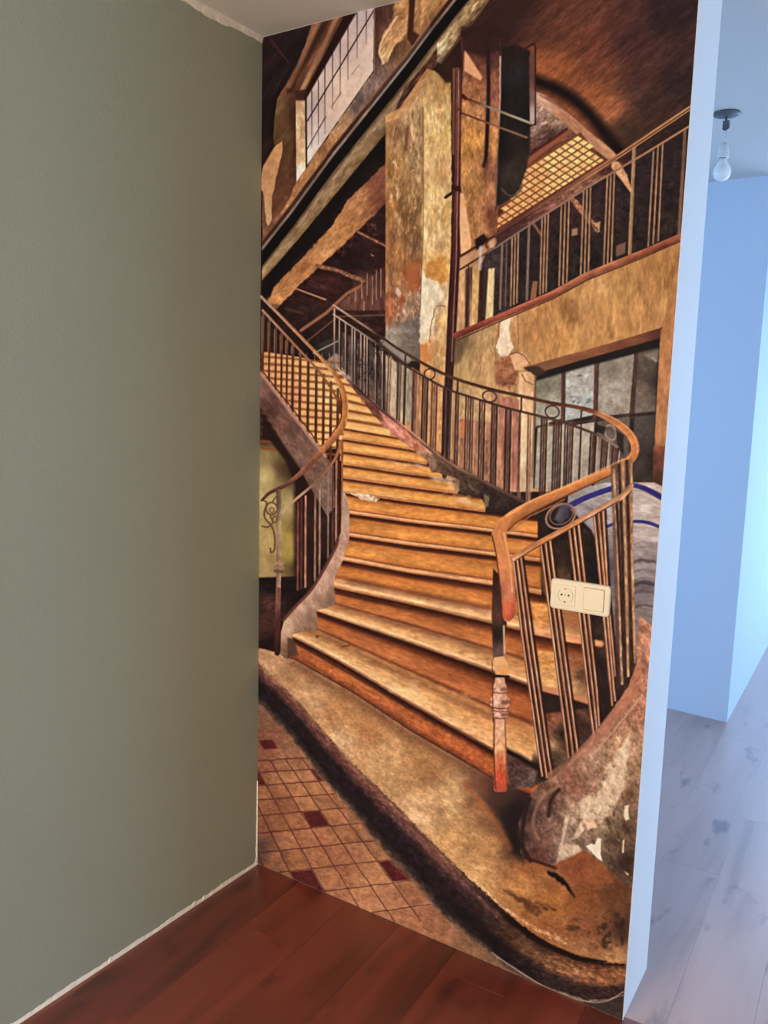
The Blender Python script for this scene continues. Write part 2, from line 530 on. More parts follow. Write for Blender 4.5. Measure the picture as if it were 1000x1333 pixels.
def ring(part, cx, cy, rx, ry, w, col, rot=0, a0=0, a1=360, op=1.0):
    t = np.radians(np.linspace(a0, a1, 26)); c, s = np.cos(np.radians(rot)), np.sin(np.radians(rot))
    X = rx*np.cos(t); Y = ry*np.sin(t)
    line(part, np.stack([cx+X*c-Y*s, cy+X*s+Y*c], -1), w, col, op=op)
INK = (0.83, 0.99, 1.20)   # reflectance of the inks against the picture values
def paint_mural():
    PID[:] = pid('plaster_wall')
    # ---- roof and beams at the upper left
    poly('roof_shadow', [(330, -165), (520, -165), (520, 300), (330, 400)], [(345, 60, (34, 21, 22)), (380, 60, (30, 20, 22)), (350, 150, (26, 15, 16)), (400, 20, (40, 26, 22))], tex=(.1, .35, 12, -52, 5))
    for k in range(7):
        line(None, [(340+k*11, 132), (362+k*11, 88)], 1.1, (52, 44, 56), op=.45)
    line(None, [(351, 50), (376, 82)], 1.8, (66, 36, 36), op=.8)
    poly('roof_beam', [(409, 25), (430, 20), (520, -120), (520, 20), (470, 30), (397, 132), (398, 240), (342, 330), (341, 260), (355, 190), (357, 160), (361, 128), (386, 88)],
         [(412, 30, (122, 82, 58)), (395, 70, (112, 70, 48)), (372, 112, (95, 58, 42)), (362, 140, (110, 82, 48)), (360, 175, (90, 62, 36)), (385, 150, (70, 42, 24)), (375, 260, (92, 55, 35)), (350, 310, (110, 72, 52)), (425, 40, (70, 40, 26))], tex=(.12, .25, 9, -58, 4), rag=1)
    line(None, [(426, 24), (404, 66), (384, 100), (378, 118)], 9, (52, 28, 20), soft=5, op=.85)
    line(None, [(414, 28), (404, 52), (390, 84), (376, 112)], 6, (136, 92, 64), soft=4, op=.7, tex=(.1, .2, 6, -60, 3))
    poly('roof_beam', [(438, 18), (451, 14), (520, -110), (510, -120), (396, 118), (388, 122)], [(445, 20, (158, 110, 78)), (392, 118, (150, 108, 74)), (420, 60, (134, 92, 62))], soft=3, tex=(.1, .18, 7, -58, 4))
    poly('roof_beam', [(451, 14), (468, 8), (468, 14), (403, 128), (396, 122)], (40, 22, 20), soft=2.5)
    poly(None, [(374, 122), (386, 121), (389, 236), (376, 230), (384, 180)], (70, 44, 26), soft=4, tex=(.1, .3, 8, 90, 3), op=.8)
    line(None, [(352, 128), (348, 170), (344, 195)], 8, (30, 18, 16), soft=6, op=.9)
    poly('roof_beam', [(344, 210), (352, 195), (368, 184), (368, 196), (360, 230), (355, 256), (353, 288), (349, 294), (346, 290), (344, 255), (338, 240)], [(360, 195, (190, 136, 82)), (349, 285, (186, 144, 98)), (345, 230, (170, 122, 78))], tex=(.06, .12, 10, 90, 2), rag=1, rs=10)
    poly(None, [(341, 192), (352, 178), (358, 190), (344, 214), (341, 214)], (40, 24, 18), soft=3)
    blotch([(356, 200), (388, 200), (388, 270), (345, 320), (341, 300)], (134, 96, 66), 12, .35, .5)
    poly('grid_window/jamb', [(385, 128), (397, 127), (398, 222), (386, 237)], [(390, 135, (176, 142, 100)), (391, 165, (206, 166, 122)), (391, 200, (196, 158, 112)), (391, 228, (222, 196, 174))], tex=(.12, .22, 6, 90, 2))
    poly(None, [(384, 118), (400, 116), (399, 131), (385, 131)], (58, 32, 24), soft=3, op=.9)
    # ---- tall grid window
    poly('grid_window/glass', [(399, 124), (466, 9), (487, 2), (520, -50), (488, -40), (486, 92), (400, 215)],
         [(470, 15, (178, 158, 154)), (480, 70, (206, 180, 160)), (440, 60, (176, 152, 146)), (405, 140, (172, 150, 144)), (440, 140, (208, 178, 154)), (405, 200, (206, 190, 176)), (455, 110, (210, 182, 158)), (415, 160, (196, 172, 160))], tex=(.03, .05, 9, 90, 3))
    for x, a, b in ((406, 118, 192), (414.5, 104, 188), (423, 86, 174), (433, 68, 142), (443, 50, 126), (453, 32, 104), (465, 10, 76), (477, 2, 58)):
        line(None, [(x, a), (x, (a+b)/2), (x, b)], 1.3, (62, 42, 44), fade=(1, .35))
    line(None, [(400.5, 157), (422, 121), (487, 13), (520, -45)], 1.7, (70, 46, 44))
    line(None, [(400, 194), (424, 152)], 1.3, (90, 66, 60)); line(None, [(432, 139), (444, 120)], 1.2, (110, 84, 74), op=.8); line(None, [(458, 97), (468, 84)], 1.1, (120, 96, 84), op=.6)
    line(None, [(398.5, 126), (399, 214)], 2, (48, 28, 24)); line(None, [(398, 127), (467, 9)], 3, (46, 26, 26), soft=2)
    blotch([(408, 145), (418, 145), (418, 170), (408, 170)], (60, 44, 46), 3, .3, .8)
    # ---- masonry right of the window
    poly('masonry', [(487, 2), (488, -165), (640, -165), (620, 0), (530, 110), (435, 215), (380, 282), (345, 325), (345, 300), (372, 268), (386, 238), (400, 216), (486, 93)],
         [(492, 20, (72, 44, 40)), (492, 70, (92, 66, 54)), (480, 110, (128, 104, 92)), (465, 130, (112, 94, 86)), (447, 158, (158, 120, 84)), (430, 190, (150, 104, 64)), (400, 235, (170, 118, 72)), (385, 262, (176, 120, 74)), (520, 60, (110, 74, 46)), (540, 40, (150, 104, 64)), (580, 0, (150, 106, 60)), (360, 300, (110, 70, 50))], tex=(.16, .28, 9, 80, 2), rag=1.5)
    blotch([(450, 150), (486, 92), (500, 95), (460, 160)], (84, 66, 62), 6, .1, .7, 80, 2)
    poly(None, [(514, -10), (540, -30), (548, 20), (528, 46), (512, 62), (506, 80), (496, 84), (493, 64), (500, 44), (512, 24)], [(520, 10, (168, 120, 72)), (500, 70, (190, 150, 100)), (505, 50, (176, 130, 80)), (540, 10, (172, 124, 76))], soft=2.5, tex=(.18, .3, 7, -50, 2), rag=2)
    line(None, [(517, 22), (505, 40), (497, 54), (494, 66), (499, 82)], 2.2, (212, 178, 130), op=.85, rag=1, curve=True)
    line(None, [(487.5, 0), (487, 92)], 2, (150, 118, 100), op=.6)
    poly(None, [(534, -20), (542, -20), (538, 40), (546, 46), (538, 62), (530, 50)], (56, 30, 22), soft=3, op=.9)
    poly(None, [(548, -20), (582, -60), (590, -20), (546, 38)], [(555, 10, (176, 130, 78)), (570, 0, (150, 108, 60))], soft=4, tex=(.2, .35, 6, -50, 3), rag=2)
    # ---- girder: rail, black gap, grey flange, black gap, soffit
    rail_t = [(335, 337), (380, 280), (434, 206), (482, 146), (530, 86), (560, 46), (600, -5), (740, -165)]
    off = lambda d: [(x, y+d) for x, y in rail_t]
    strip('girder/rail', off(-17), off(-2), [(0, (120, 80, 52)), (.25, (60, 36, 26)), (.5, (52, 30, 24)), (.7, (122, 100, 84)), (.9, (104, 88, 78)), (1, (50, 38, 36))], 341, 640, tex=(.15, .25, 8, -52, 4))
    strip('girder/rail', off(-17), off(-2), [(0, (140, 112, 92)), (.3, (96, 68, 50)), (.6, (66, 48, 40)), (.8, (150, 144, 142)), (1, (60, 50, 50))], 478, 560, tex=(.1, .25, 8, -52, 4), op=.55)
    strip('girder/rail', off(-2), off(19), [(0, (18, 12, 14)), (.8, (14, 9, 10)), (1, (46, 30, 22))], 341, 660, tex=(.1, .2, 8, -52, 3))
    fl_b = [(335, 378), (380, 323), (434, 258), (490, 190), (520, 155), (566, 88), (600, 45), (642, -8), (760, -150)]
    strip('girder/flange', off(17), fl_b, [(0, (70, 50, 36)), (.25, (138, 110, 76)), (.6, (126, 100, 66)), (.9, (110, 84, 54)), (1, (50, 34, 24))], 341, 660, tex=(.16, .3, 6, -50, 3))
    poly('girder/flange', [(528, 112), (560, 76), (570, 60), (568, 82), (520, 146), (508, 158)], (74, 46, 34), soft=3, tex=(.35, .5, 4, -50, 3))
    blotch([(520, 130), (560, 84), (566, 90), (515, 160)], (160, 128, 92), 4, .3, .7, -50, 3)
    poly('girder/flange', [(569, 56), (586, 36), (614, -2), (680, -90), (720, -90), (642, -3), (604, 40), (573, 82), (569, 78)], [(575, 60, (194, 172, 128)), (590, 50, (160, 134, 90)), (610, 10, (168, 136, 90)), (630, 0, (130, 98, 62)), (600, 40, (140, 108, 72))], soft=2, tex=(.3, .45, 4, -50, 3), rag=1)
    line(None, [(574, 82), (606, 41), (644, -6)], 3, (120, 88, 54), op=.8)
    line(None, [(536, 120), (552, 98), (572, 72)], 3, (116, 62, 52), op=.5, tex=(.2, .5, 4, 0, 1))
    strip('girder/shadow', [(335, 372), (380, 322), (434, 257), (506, 170)], [(335, 400), (350, 388), (365, 366), (430, 293), (452, 258), (506, 205)], [(0, (22, 13, 14)), (.6, (18, 11, 13)), (1, (34, 20, 18))], 341, 506, tex=(.12, .25, 8, -50, 3), soft=3)
    # ---- dark ceiling under the gallery
    poly('gallery_underside', [(341, 400), (365, 385), (440, 300), (506, 230), (506, 480), (341, 480)], [(480, 300, (40, 20, 20)), (450, 340, (26, 14, 16)), (430, 372, (58, 28, 26)), (480, 380, (74, 44, 36)), (400, 400, (40, 22, 20)), (400, 440, (32, 18, 18)), (490, 420, (46, 26, 24)), (360, 430, (40, 24, 20))], tex=(.3, .4, 7, 20, 2))
    poly('soffit', [(349, 392), (358, 372), (430, 297), (452, 262), (506, 208), (506, 262), (470, 296), (450, 316), (414, 348), (372, 390), (360, 402), (350, 400)],
         [(360, 390, (172, 116, 64)), (420, 320, (174, 122, 70)), (450, 290, (170, 116, 64)), (470, 260, (164, 112, 66)), (495, 235, (112, 66, 46)), (490, 262, (110, 62, 44)), (400, 350, (160, 106, 60))], soft=2.5, tex=(.15, .22, 7, -48, 2), rag=1.5)
    blotch([(430, 330), (506, 250), (506, 270), (440, 345)], (90, 48, 40), 6, .1, .6)
    poly(None, [(480, 290), (506, 262), (506, 310), (474, 304)], (42, 22, 22), soft=9, op=.8, tex=(.3, .4, 5, 0, 1), rag=3)
    line(None, [(464, 301), (502, 320)], 3, (132, 82, 58), tex=(.3, .4, 4, 0, 1)); line(None, [(414, 346), (440, 352), (474, 366)], 5, (120, 78, 52), soft=2, tex=(.3, .4, 4, 0, 1), rag=1)
    line(None, [(386, 376), (424, 390)], 2, (160, 110, 86)); line(None, [(372, 402), (395, 408)], 3, (96, 62, 42), op=.8)
    blotch([(448, 312), (500, 312), (500, 345), (448, 345)], (196, 176, 168), 3.2, .55, .9, 20, 2)
    blotch([(460, 285), (500, 285), (500, 308), (460, 308)], (140, 90, 66), 4, .25, .7, 20, 2)
    poly(None, [(504, 346), (504, 404), (432, 404), (476, 366)], [(480, 385, (96, 60, 48)), (500, 360, (70, 40, 34))], soft=3, tex=(.2, .3, 5, 90, 4), op=.9)
    for x, a, b in ((463, 376, 392), (471, 366, 388), (478, 356, 384), (485, 360, 396), (490, 352, 390), (496, 350, 386), (474, 392, 404)):
        line(None, [(x, a), (x, b)], 1, (180, 136, 112), op=.75)
    # ---- rear wall behind the columns, vault
    poly('vault', [(600, 60), (640, -5), (760, -165), (920, -165), (905, 140), (800, 215), (640, 310), (598, 330)],
         [(660, 20, (74, 40, 34)), (700, 30, (72, 42, 34)), (740, 14, (84, 48, 36)), (705, 85, (132, 72, 38)), (735, 90, (138, 78, 40)), (770, 128, (140, 80, 40)), (795, 142, (146, 86, 50)), (760, 60, (92, 48, 36)), (820, 60, (62, 36, 36)), (870, 20, (42, 27, 32)), (880, 110, (38, 27, 28)), (840, 140, (52, 34, 30)), (815, 170, (56, 38, 28)), (720, 40, (88, 50, 34)), (650, 50, (46, 26, 28)), (780, 90, (100, 54, 36)), (760, -60, (80, 46, 36)), (860, -100, (44, 28, 30)), (830, 110, (66, 40, 34))], tex=(.16, .22, 6, -40, 5))
    for k in range(16):
        line(None, [(700+k*13, 10+k*8.5), (716+k*13, -2+k*8.5)], 1.0, (96, 58, 46), op=.35)
    line(None, [(694, 104), (718, 113), (742, 126), (766, 147), (790, 176), (806, 196)], 16, (24, 14, 14), soft=11, curve=True)
    poly(None, [(560, 100), (640, -4), (700, -90), (716, -10), (672, 48), (640, 66), (600, 72)], (42, 24, 22), soft=34, op=.8)
    # arch rim, dusty spandrel
    poly('arch', [(690, 122), (740, 160), (760, 176), (740, 180), (686, 214), (684, 150)], [(705, 138, (168, 132, 112)), (720, 155, (140, 108, 84)), (700, 165, (150, 120, 104)), (715, 180, (64, 38, 32)), (695, 195, (76, 44, 34))], tex=(.3, .45, 5, -30, 2))
    line('arch', [(690, 122), (712, 134), (740, 156), (765, 178), (795, 203), (812, 226), (822, 249)], [12, 14, 14, 14, 13, 12, 3], [(700, 130, (184, 140, 112)), (745, 160, (170, 116, 80)), (790, 198, (168, 118, 82)), (818, 240, (186, 136, 92))], curve=True, tex=(.12, .2, 6, 40, 3), soft=2)
    line(None, [(704, 124), (725, 136), (750, 154), (778, 180)], 2.5, (110, 64, 48), curve=True, op=.7, soft=2)
    line(None, [(686, 212), (714, 190), (742, 171)], 7, (132, 74, 46), soft=3)
    line(None, [(690, 200), (716, 184), (738, 168)], 3, (66, 34, 28), soft=2)
    # glass block ceiling: dark mortar, then each block
    gb = [(645, 302), (645, 292), (684, 222), (700, 208), (745, 178), (756, 172), (770, 190), (784, 211), (712, 257)]
    poly('glass_block_ceiling', gb, (112, 66, 30))
    import math
    ang1, ang2 = math.radians(-33), math.radians(32)
    e1 = np.array([math.cos(ang1), math.sin(ang1)])*9.3; e2 = np.array([math.cos(ang2), math.sin(ang2)])*9.0
    o = np.array([650.0, 296.0])
    def inside(p, q):
        r = False
        for k in range(len(q)):
            ax, ay = q[k]; bx, by = q[(k+1) % len(q)]
            if (ay > p[1]) != (by > p[1]) and p[0] < (bx-ax)*(p[1]-ay)/(by-ay)+ax:
                r = not r
        return r
    for i in range(-14, 24):
        for j in range(-16, 10):
            c = o+e1*i+e2*j
            if not inside(c, gb):
                continue
            a, b = e1*.39, e2*.39
            t = np.clip(1-np.hypot(c[0]-748, c[1]-195)/100, 0, 1)
            r = _rng.rand()*22-11
            poly('glass_block_ceiling/block#', [c-a-b, c+a-b, c+a+b, c-a+b], (208+r+26*t, 148+r+36*t, 86+r*.6+26*t), soft=1.6, tex=(.08, .15, 5, 0, 1))
    line('glass_block_ceiling/beam', [(640, 305), (712, 259), (790, 209)], 5, (96, 50, 38), tex=(.2, .2, 5, -30, 3))
    # ---- rear pier with pipes, dark lamp housing
    poly('rear_pier', [(600, 40), (652, 50), (652, 200), (646, 330), (600, 345)],
         [(610, 40, (60, 32, 28)), (615, 85, (110, 66, 46)), (618, 115, (160, 104, 62)), (615, 140, (170, 116, 66)), (612, 185, (186, 128, 56)), (625, 200, (160, 108, 54)), (610, 240, (172, 122, 62)), (620, 290, (160, 110, 62)), (642, 120, (112, 66, 52)), (642, 220, (128, 80, 58)), (640, 280, (120, 70, 48)), (630, 60, (50, 28, 28)), (645, 70, (70, 38, 36))], tex=(.2, .3, 8, 90, 2))
    poly(None, [(600, 35), (652, 35), (652, 66), (625, 72), (602, 66)], (44, 24, 24), soft=8, op=.85)
    poly(None, [(605, 66), (610, 72), (628, 100), (626, 105), (614, 98), (604, 92)], (206, 148, 100), soft=3)
    blotch([(602, 100), (632, 100), (632, 160), (602, 160)], (96, 56, 40), 7, .3, .6)
    line('rear_pier', [(635, 50), (636, 120), (633, 200), (630, 216)], 5, (42, 23, 24), soft=2.5, curve=True)
    line(None, [(651.5, 74), (651, 140), (649, 200), (646, 268)], 1.8, (206, 178, 146), op=.8, rag=.6)
    poly(None, [(597, 252), (604, 252), (614, 318), (612, 326), (600, 330)], (208, 154, 106), soft=2, tex=(.05, .1, 9, 90, 3))
    blotch([(628, 200), (650, 200), (646, 300), (624, 300)], (92, 50, 40), 7, .05, .6, 90, 2)
    poly('lamp_housing', [(653, 62), (672, 58), (690, 66), (691, 150), (690, 195), (685, 222), (677, 246), (668, 257), (648, 268), (645, 276), (648, 200), (652, 130)], [(670, 120, (27, 21, 22)), (660, 200, (24, 18, 18)), (668, 70, (36, 24, 24)), (675, 215, (52, 42, 34)), (672, 100, (34, 31, 34))], soft=4, tex=(.08, .25, 9, 90, 2))
    line(None, [(653, 246), (662, 254), (672, 254), (680, 244)], 2.5, (84, 68, 54), curve=True, soft=2, op=.8)
    line('lamp_housing', [(680, 66), (694, 57), (697, 60), (697, 162), (690, 164)], 2.2, (44, 26, 28)); poly(None, [(689, 74), (696, 70), (696, 158), (690, 160)], [(692, 90, (86, 52, 46)), (693, 150, (176, 150, 142)), (693, 125, (100, 66, 56))], soft=2, op=.85)
    line('lamp_housing/rod', [(601, 126), (646, 143), (690, 160)], 2.8, [(602, 126, (84, 34, 28)), (650, 144, (130, 112, 92)), (685, 158, (150, 140, 118))]); line('lamp_housing/rod', [(601, 147), (640, 162), (686, 179)], 2.4, [(602, 147, (84, 44, 32)), (660, 170, (120, 84, 66))])
    line(None, [(602, 124), (606, 128)], 5, (80, 26, 22))
    # ---- main pillar
    poly('pillar/side_face', [(502, 158), (520, 142), (557, 91), (557, 300), (552, 470), (534, 470), (502, 442)],
         [(510, 165, (150, 108, 66)), (535, 150, (176, 140, 92)), (540, 180, (170, 134, 92)), (515, 215, (150, 104, 54)), (538, 215, (160, 126, 80)), (510, 270, (152, 104, 56)), (535, 270, (118, 84, 48)), (515, 330, (140, 94, 50)), (540, 320, (118, 84, 54)), (512, 365, (150, 104, 64)), (535, 355, (146, 88, 48)), (512, 400, (160, 92, 52)), (535, 400, (150, 120, 92)), (512, 440, (146, 128, 108)), (540, 430, (104, 88, 76)), (530, 460, (100, 84, 70))], tex=(.2, .28, 9, 90, 2.5))
    poly('pillar/capital', [(502, 160), (502, 150), (520, 141), (556, 89), (563, 92), (557, 104), (524, 152)], [(510, 155, (184, 136, 84)), (540, 116, (176, 128, 78)), (560, 92, (150, 104, 62))], soft=1.5, tex=(.1, .15, 6, -50, 3))
    blotch([(505, 170), (552, 120), (552, 300), (505, 300)], (222, 192, 148), 5, .35, .75, 90, 3)
    blotch([(505, 170), (552, 120), (552, 300), (505, 300)], (96, 62, 34), 6, .5, .6, 90, 3)
    blotch([(503, 165), (552, 115), (552, 340), (503, 340)], (110, 70, 38), 4, .2, .5, 90, 3)
    blotch([(503, 165), (552, 115), (552, 340), (503, 340)], (206, 160, 106), 3.2, .3, .5, 90, 3)
    blotch([(530, 180), (550, 170), (550, 300), (530, 300)], (228, 186, 138), 3, .3, .6, 60, 2)
    poly(None, [(528, 168), (534, 160), (530, 196), (526, 198)], (100, 60, 36), soft=3, op=.7)
    blotch([(512, 190), (526, 190), (524, 310), (512, 310)], (220, 192, 140), 4, .25, .8, 90, 3)
    poly(None, [(503, 384), (522, 376), (528, 392), (516, 404), (507, 426), (502, 416)], (146, 86, 54), soft=5, tex=(.15, .3, 6, 90, 2), rag=2)
    poly(None, [(526, 345), (546, 340), (546, 376), (530, 380)], (150, 84, 46), soft=6, op=.8, rag=2)
    blotch([(503, 370), (548, 370), (548, 440), (503, 440)], (206, 184, 160), 6, .18, .75, 90, 2)
    poly(None, [(503, 432), (524, 420), (546, 412), (545, 468), (503, 444)], [(510, 440, (150, 136, 118)), (536, 420, (108, 96, 88)), (530, 450, (104, 88, 76))], soft=6, tex=(.12, .2, 7, 0, 1), op=.9)
    poly('pillar/front_face', [(551, 128), (557, 92), (564, 92), (587, 104), (588, 250), (583, 600), (546, 600), (548, 400)],
         [(560, 110, (178, 140, 84)), (578, 108, (150, 112, 58)), (560, 160, (206, 172, 116)), (576, 170, (196, 160, 86)), (560, 210, (204, 166, 108)), (578, 215, (190, 148, 92)), (562, 260, (206, 172, 112)), (575, 280, (192, 154, 88)), (560, 310, (212, 178, 124)), (578, 320, (186, 148, 92)), (572, 345, (186, 138, 66)), (560, 358, (192, 148, 80)), (555, 375, (208, 190, 158)), (570, 385, (196, 168, 124)), (552, 420, (204, 186, 158)), (572, 420, (186, 146, 86)), (556, 462, (184, 126, 70)), (572, 470, (186, 144, 92)), (550, 520, (160, 112, 70)), (572, 530, (180, 130, 80)), (560, 570, (176, 122, 70))], tex=(.16, .2, 8, 90, 2.5), rag=.8)
    blotch([(553, 130), (586, 110), (586, 330), (553, 330)], (170, 118, 62), 5, .1, .5, 80, 2)
    blotch([(553, 130), (586, 110), (586, 330), (553, 330)], (228, 200, 146), 6, .22, .75, 90, 3)
    blotch([(553, 130), (586, 110), (586, 330), (553, 330)], (150, 104, 50), 7, .45, .6, 90, 2)
    poly(None, [(556, 340), (580, 332), (584, 365), (574, 372), (562, 362), (552, 362)], (186, 126, 54), soft=4, rag=2.5, tex=(.12, .2, 5, 0, 1), op=.85)
    poly(None, [(548, 350), (556, 362), (572, 368), (578, 384), (570, 402), (560, 440), (546, 450)], (216, 200, 168), soft=4, rag=3, op=.75, tex=(.1, .15, 6, 90, 2))
    line(None, [(580, 398), (568, 400), (564, 414), (561, 430), (559, 446)], 1.6, (140, 96, 56), rag=1.5, op=.8, curve=True)
    poly(None, [(546, 450), (556, 448), (562, 470), (548, 470)], (186, 116, 58), soft=3, rag=2, op=.8)
    poly(None, [(566, 90), (602, 66), (602, 106), (580, 108)], (46, 27, 20), soft=5, op=.95)
    line(None, [(551, 140), (551, 300), (547, 400)], 1.6, (108, 74, 44), op=.7)
    # pipe
    for part, pts, w in (('drain_pipe', [(597, 92), (596, 160), (594.5, 260), (592, 340), (589, 400), (586, 470), (583, 540), (581, 600)], [9, 9, 9, 11, 12, 12, 11, 10]),):
        line(part, pts, w, [(597, 100, (104, 62, 50)), (597, 160, (110, 62, 44)), (594, 250, (96, 48, 40)), (590, 380, (74, 36, 34)), (586, 470, (64, 38, 32)), (583, 540, (54, 34, 30))], shade=(.75, 1.05), tex=(.12, .15, 7, 90, 4))
        line(None, [(x+dx, y) for (x, y), dx in zip(pts[:6], (0, 1, 1, 2, 2, 2))], 1.2, (176, 122, 104), op=.75)
        line(None, [(x-3.6, y) for x, y in pts], 1.4, (44, 22, 22), op=.8)
    line(None, [(591, 90), (590, 200)], 3, (150, 90, 60), op=.6); line(None, [(602, 60), (600, 150)], 2, (60, 30, 26), op=.8)
    poly('drain_pipe', [(588, 240), (600, 243), (601, 250), (588, 248)], (56, 28, 24)); line(None, [(580, 257), (590, 250)], 4, (60, 32, 26))
    line(None, [(592, 146), (600, 140)], 3, (96, 50, 40))
    # ---- wall under the balcony, left and right
    poly('plaster_wall', [(594, 436), (720, 384), (888, 308), (878, 420), (862, 640), (700, 640), (580, 640)],
         [(605, 450, (128, 104, 66)), (606, 480, (166, 132, 82)), (630, 450, (176, 138, 86)), (635, 480, (190, 146, 92)), (615, 510, (170, 130, 80)), (600, 540, (150, 116, 76)), (660, 410, (186, 140, 90)), (690, 430, (172, 120, 66)), (700, 400, (176, 124, 68)), (740, 400, (150, 104, 56)), (760, 390, (182, 134, 76)), (730, 440, (180, 128, 66)), (790, 380, (190, 142, 80)), (820, 360, (168, 120, 66)), (800, 420, (184, 132, 72)), (850, 340, (164, 114, 60)), (850, 400, (176, 126, 70)), (870, 360, (150, 102, 52)), (868, 450, (170, 116, 68)), (862, 560, (162, 108, 66)), (650, 560, (150, 104, 74)), (620, 570, (146, 100, 72)), (690, 560, (196, 152, 104))], tex=(.12, .16, 7, 92, 4))
    blotch([(690, 405), (886, 322), (876, 425), (700, 470)], (112, 76, 40), 8, .25, .55, 95, 4, soft=.5)
    blotch([(690, 405), (886, 322), (876, 425), (700, 470)], (214, 168, 98), 6, .3, .5, 95, 4, soft=.5)
    blotch([(718, 396), (768, 380), (766, 420), (725, 425)], (104, 68, 34), 9, .0, .6, 95, 2, soft=.6)
    blotch([(594, 440), (650, 420), (650, 560), (588, 560)], (206, 170, 116), 6, .25, .6, 90, 2)
    blotch([(594, 440), (650, 420), (650, 560), (588, 560)], (104, 82, 50), 7, .35, .6, 90, 2)
    poly(None, [(592, 440), (612, 434), (600, 470), (590, 476)], (84, 62, 44), soft=7, op=.7)
    poly('plaster_wall', [(651, 420), (664, 412), (664, 440), (668, 452), (662, 464), (652, 464), (645, 450), (650, 440)], (220, 190, 156), soft=2, tex=(.08, .12, 5, 90, 2), rag=1.5)
    line(None, [(650, 420), (648, 440), (644, 454), (646, 466)], 1.2, (120, 84, 56), rag=1, op=.8)
    poly(None, [(644, 474), (656, 466), (668, 462), (676, 468), (672, 500), (660, 506), (644, 500)], (142, 88, 58), soft=5, tex=(.2, .3, 6, 0, 1), rag=3, op=.85)
    poly(None, [(664, 462), (680, 458), (690, 470), (682, 482), (670, 482)], (198, 150, 104), soft=2, tex=(.06, .1, 6, 0, 1))
    line(None, [(663, 462), (672, 459), (682, 463), (690, 474)], 1.3, (110, 70, 46), curve=True); line(None, [(674, 410), (675, 440), (674, 458)], 1.2, (120, 84, 54), op=.7, rag=1)
    line(None, [(628, 446), (626, 470), (624, 490)], 1.0, (130, 92, 58), op=.6, rag=1.5)
    blotch([(652, 490), (676, 480), (676, 520), (652, 530)], (84, 54, 40), 6, .1, .6)
    # ---- workshop window below the balcony
    poly('workshop_window', [(697, 486), (860, 438), (852, 636), (690, 636)], (46, 36, 32), tex=(.1, .2, 8, 0, 1))
    PN = [([(698, 492), (731, 483), (731, 545), (697, 556)], [(710, 500, (112, 106, 88)), (715, 530, (146, 136, 112)), (725, 545, (150, 146, 132))]),
          ([(736.5, 482), (774, 473), (773, 540), (736, 548)], [(755, 482, (150, 142, 130)), (745, 510, (164, 158, 148)), (760, 530, (158, 160, 156))]),
          ([(780, 472), (826, 460), (820, 538), (778, 542)], [(790, 480, (120, 108, 94)), (800, 510, (160, 148, 134)), (815, 530, (138, 124, 108))]),
          ([(831, 458), (857, 450), (853, 536), (826, 538)], [(836, 470, (84, 70, 60)), (838, 510, (110, 94, 80)), (852, 500, (52, 40, 34)), (836, 530, (104, 90, 80))]),
          ([(700, 556), (735, 550), (733, 636), (696, 636)], [(715, 580, (156, 146, 126)), (715, 620, (140, 130, 114))]),
          ([(737, 551), (774, 547), (770, 636), (735, 636)], [(750, 570, (158, 146, 128)), (750, 620, (146, 134, 118))]),
          ([(778, 546), (820, 542), (818, 636), (774, 636)], [(790, 560, (96, 80, 68)), (785, 600, (136, 122, 106)), (806, 590, (80, 66, 58))]),
          ([(826, 542), (853, 540), (850, 630), (823, 630)], [(838, 560, (74, 64, 60)), (835, 600, (64, 54, 48)), (848, 600, (42, 30, 26))])]
    for pts, c in PN:
        poly('workshop_window/pane#', pts, c, soft=1.5, tex=(.1, .16, 8, 0, 1))
    blotch([(737, 482), (774, 473), (773, 540), (737, 548)], (84, 82, 80), 4, .25, .75, -25, 2)
    blotch([(737, 482), (774, 473), (773, 540), (737, 548)], (206, 200, 190), 3.5, .35, .7, -25, 2)
    for a, b, w, c in (((734, 478), (732, 548), 4, (88, 56, 48)), ((777, 470), (774, 545), 4.5, (92, 60, 50)), ((829, 456), (822, 542), 5.5, (72, 50, 42)), ((697, 556), (746, 549), 3, (80, 60, 50)), ((746, 552), (820, 540), 4, (64, 48, 42)), ((820, 541), (857, 537), 4, (54, 38, 34))):
        line('workshop_window/mullion#', [a, b], w, c, tex=(.15, .2, 5, 90, 2))
    poly(None, [(697, 488), (862, 432), (859, 452), (820, 462), (760, 478), (697, 496)], (34, 26, 25), soft=5)
    poly(None, [(838, 462), (858, 455), (857, 470), (846, 468)], (128, 112, 100), soft=5, op=.7); line(None, [(850, 466), (854, 470)], 3, (150, 134, 120), op=.8)
    poly('workshop_window/lintel', [(682, 478), (710, 470), (790, 448), (863, 426), (860, 440), (800, 457), (710, 482), (692, 487)], [(700, 476, (110, 74, 48)), (760, 460, (146, 92, 56)), (820, 442, (132, 80, 50)), (858, 433, (84, 50, 36)), (760, 470, (96, 56, 38)), (820, 454, (90, 52, 36))], soft=1.5, tex=(.08, .14, 8, -15, 4))
    poly(None, [(682, 479), (700, 476), (712, 484), (698, 492), (690, 486)], (62, 44, 32), soft=3, op=.9)
    poly('workshop_window/jamb#', [(676, 484), (690, 484), (697, 490), (694, 640), (668, 640)], [(684, 492, (196, 150, 104)), (688, 520, (206, 164, 118)), (684, 560, (220, 184, 140)), (680, 600, (212, 190, 150)), (690, 610, (150, 120, 86))], tex=(.1, .15, 7, 90, 3))
    line(None, [(680, 488), (684, 496), (694, 501)], 1.2, (110, 74, 48), rag=.6)
    line(None, [(697, 490), (695, 560), (692, 620)], 3, (110, 78, 52), soft=2, op=.8)
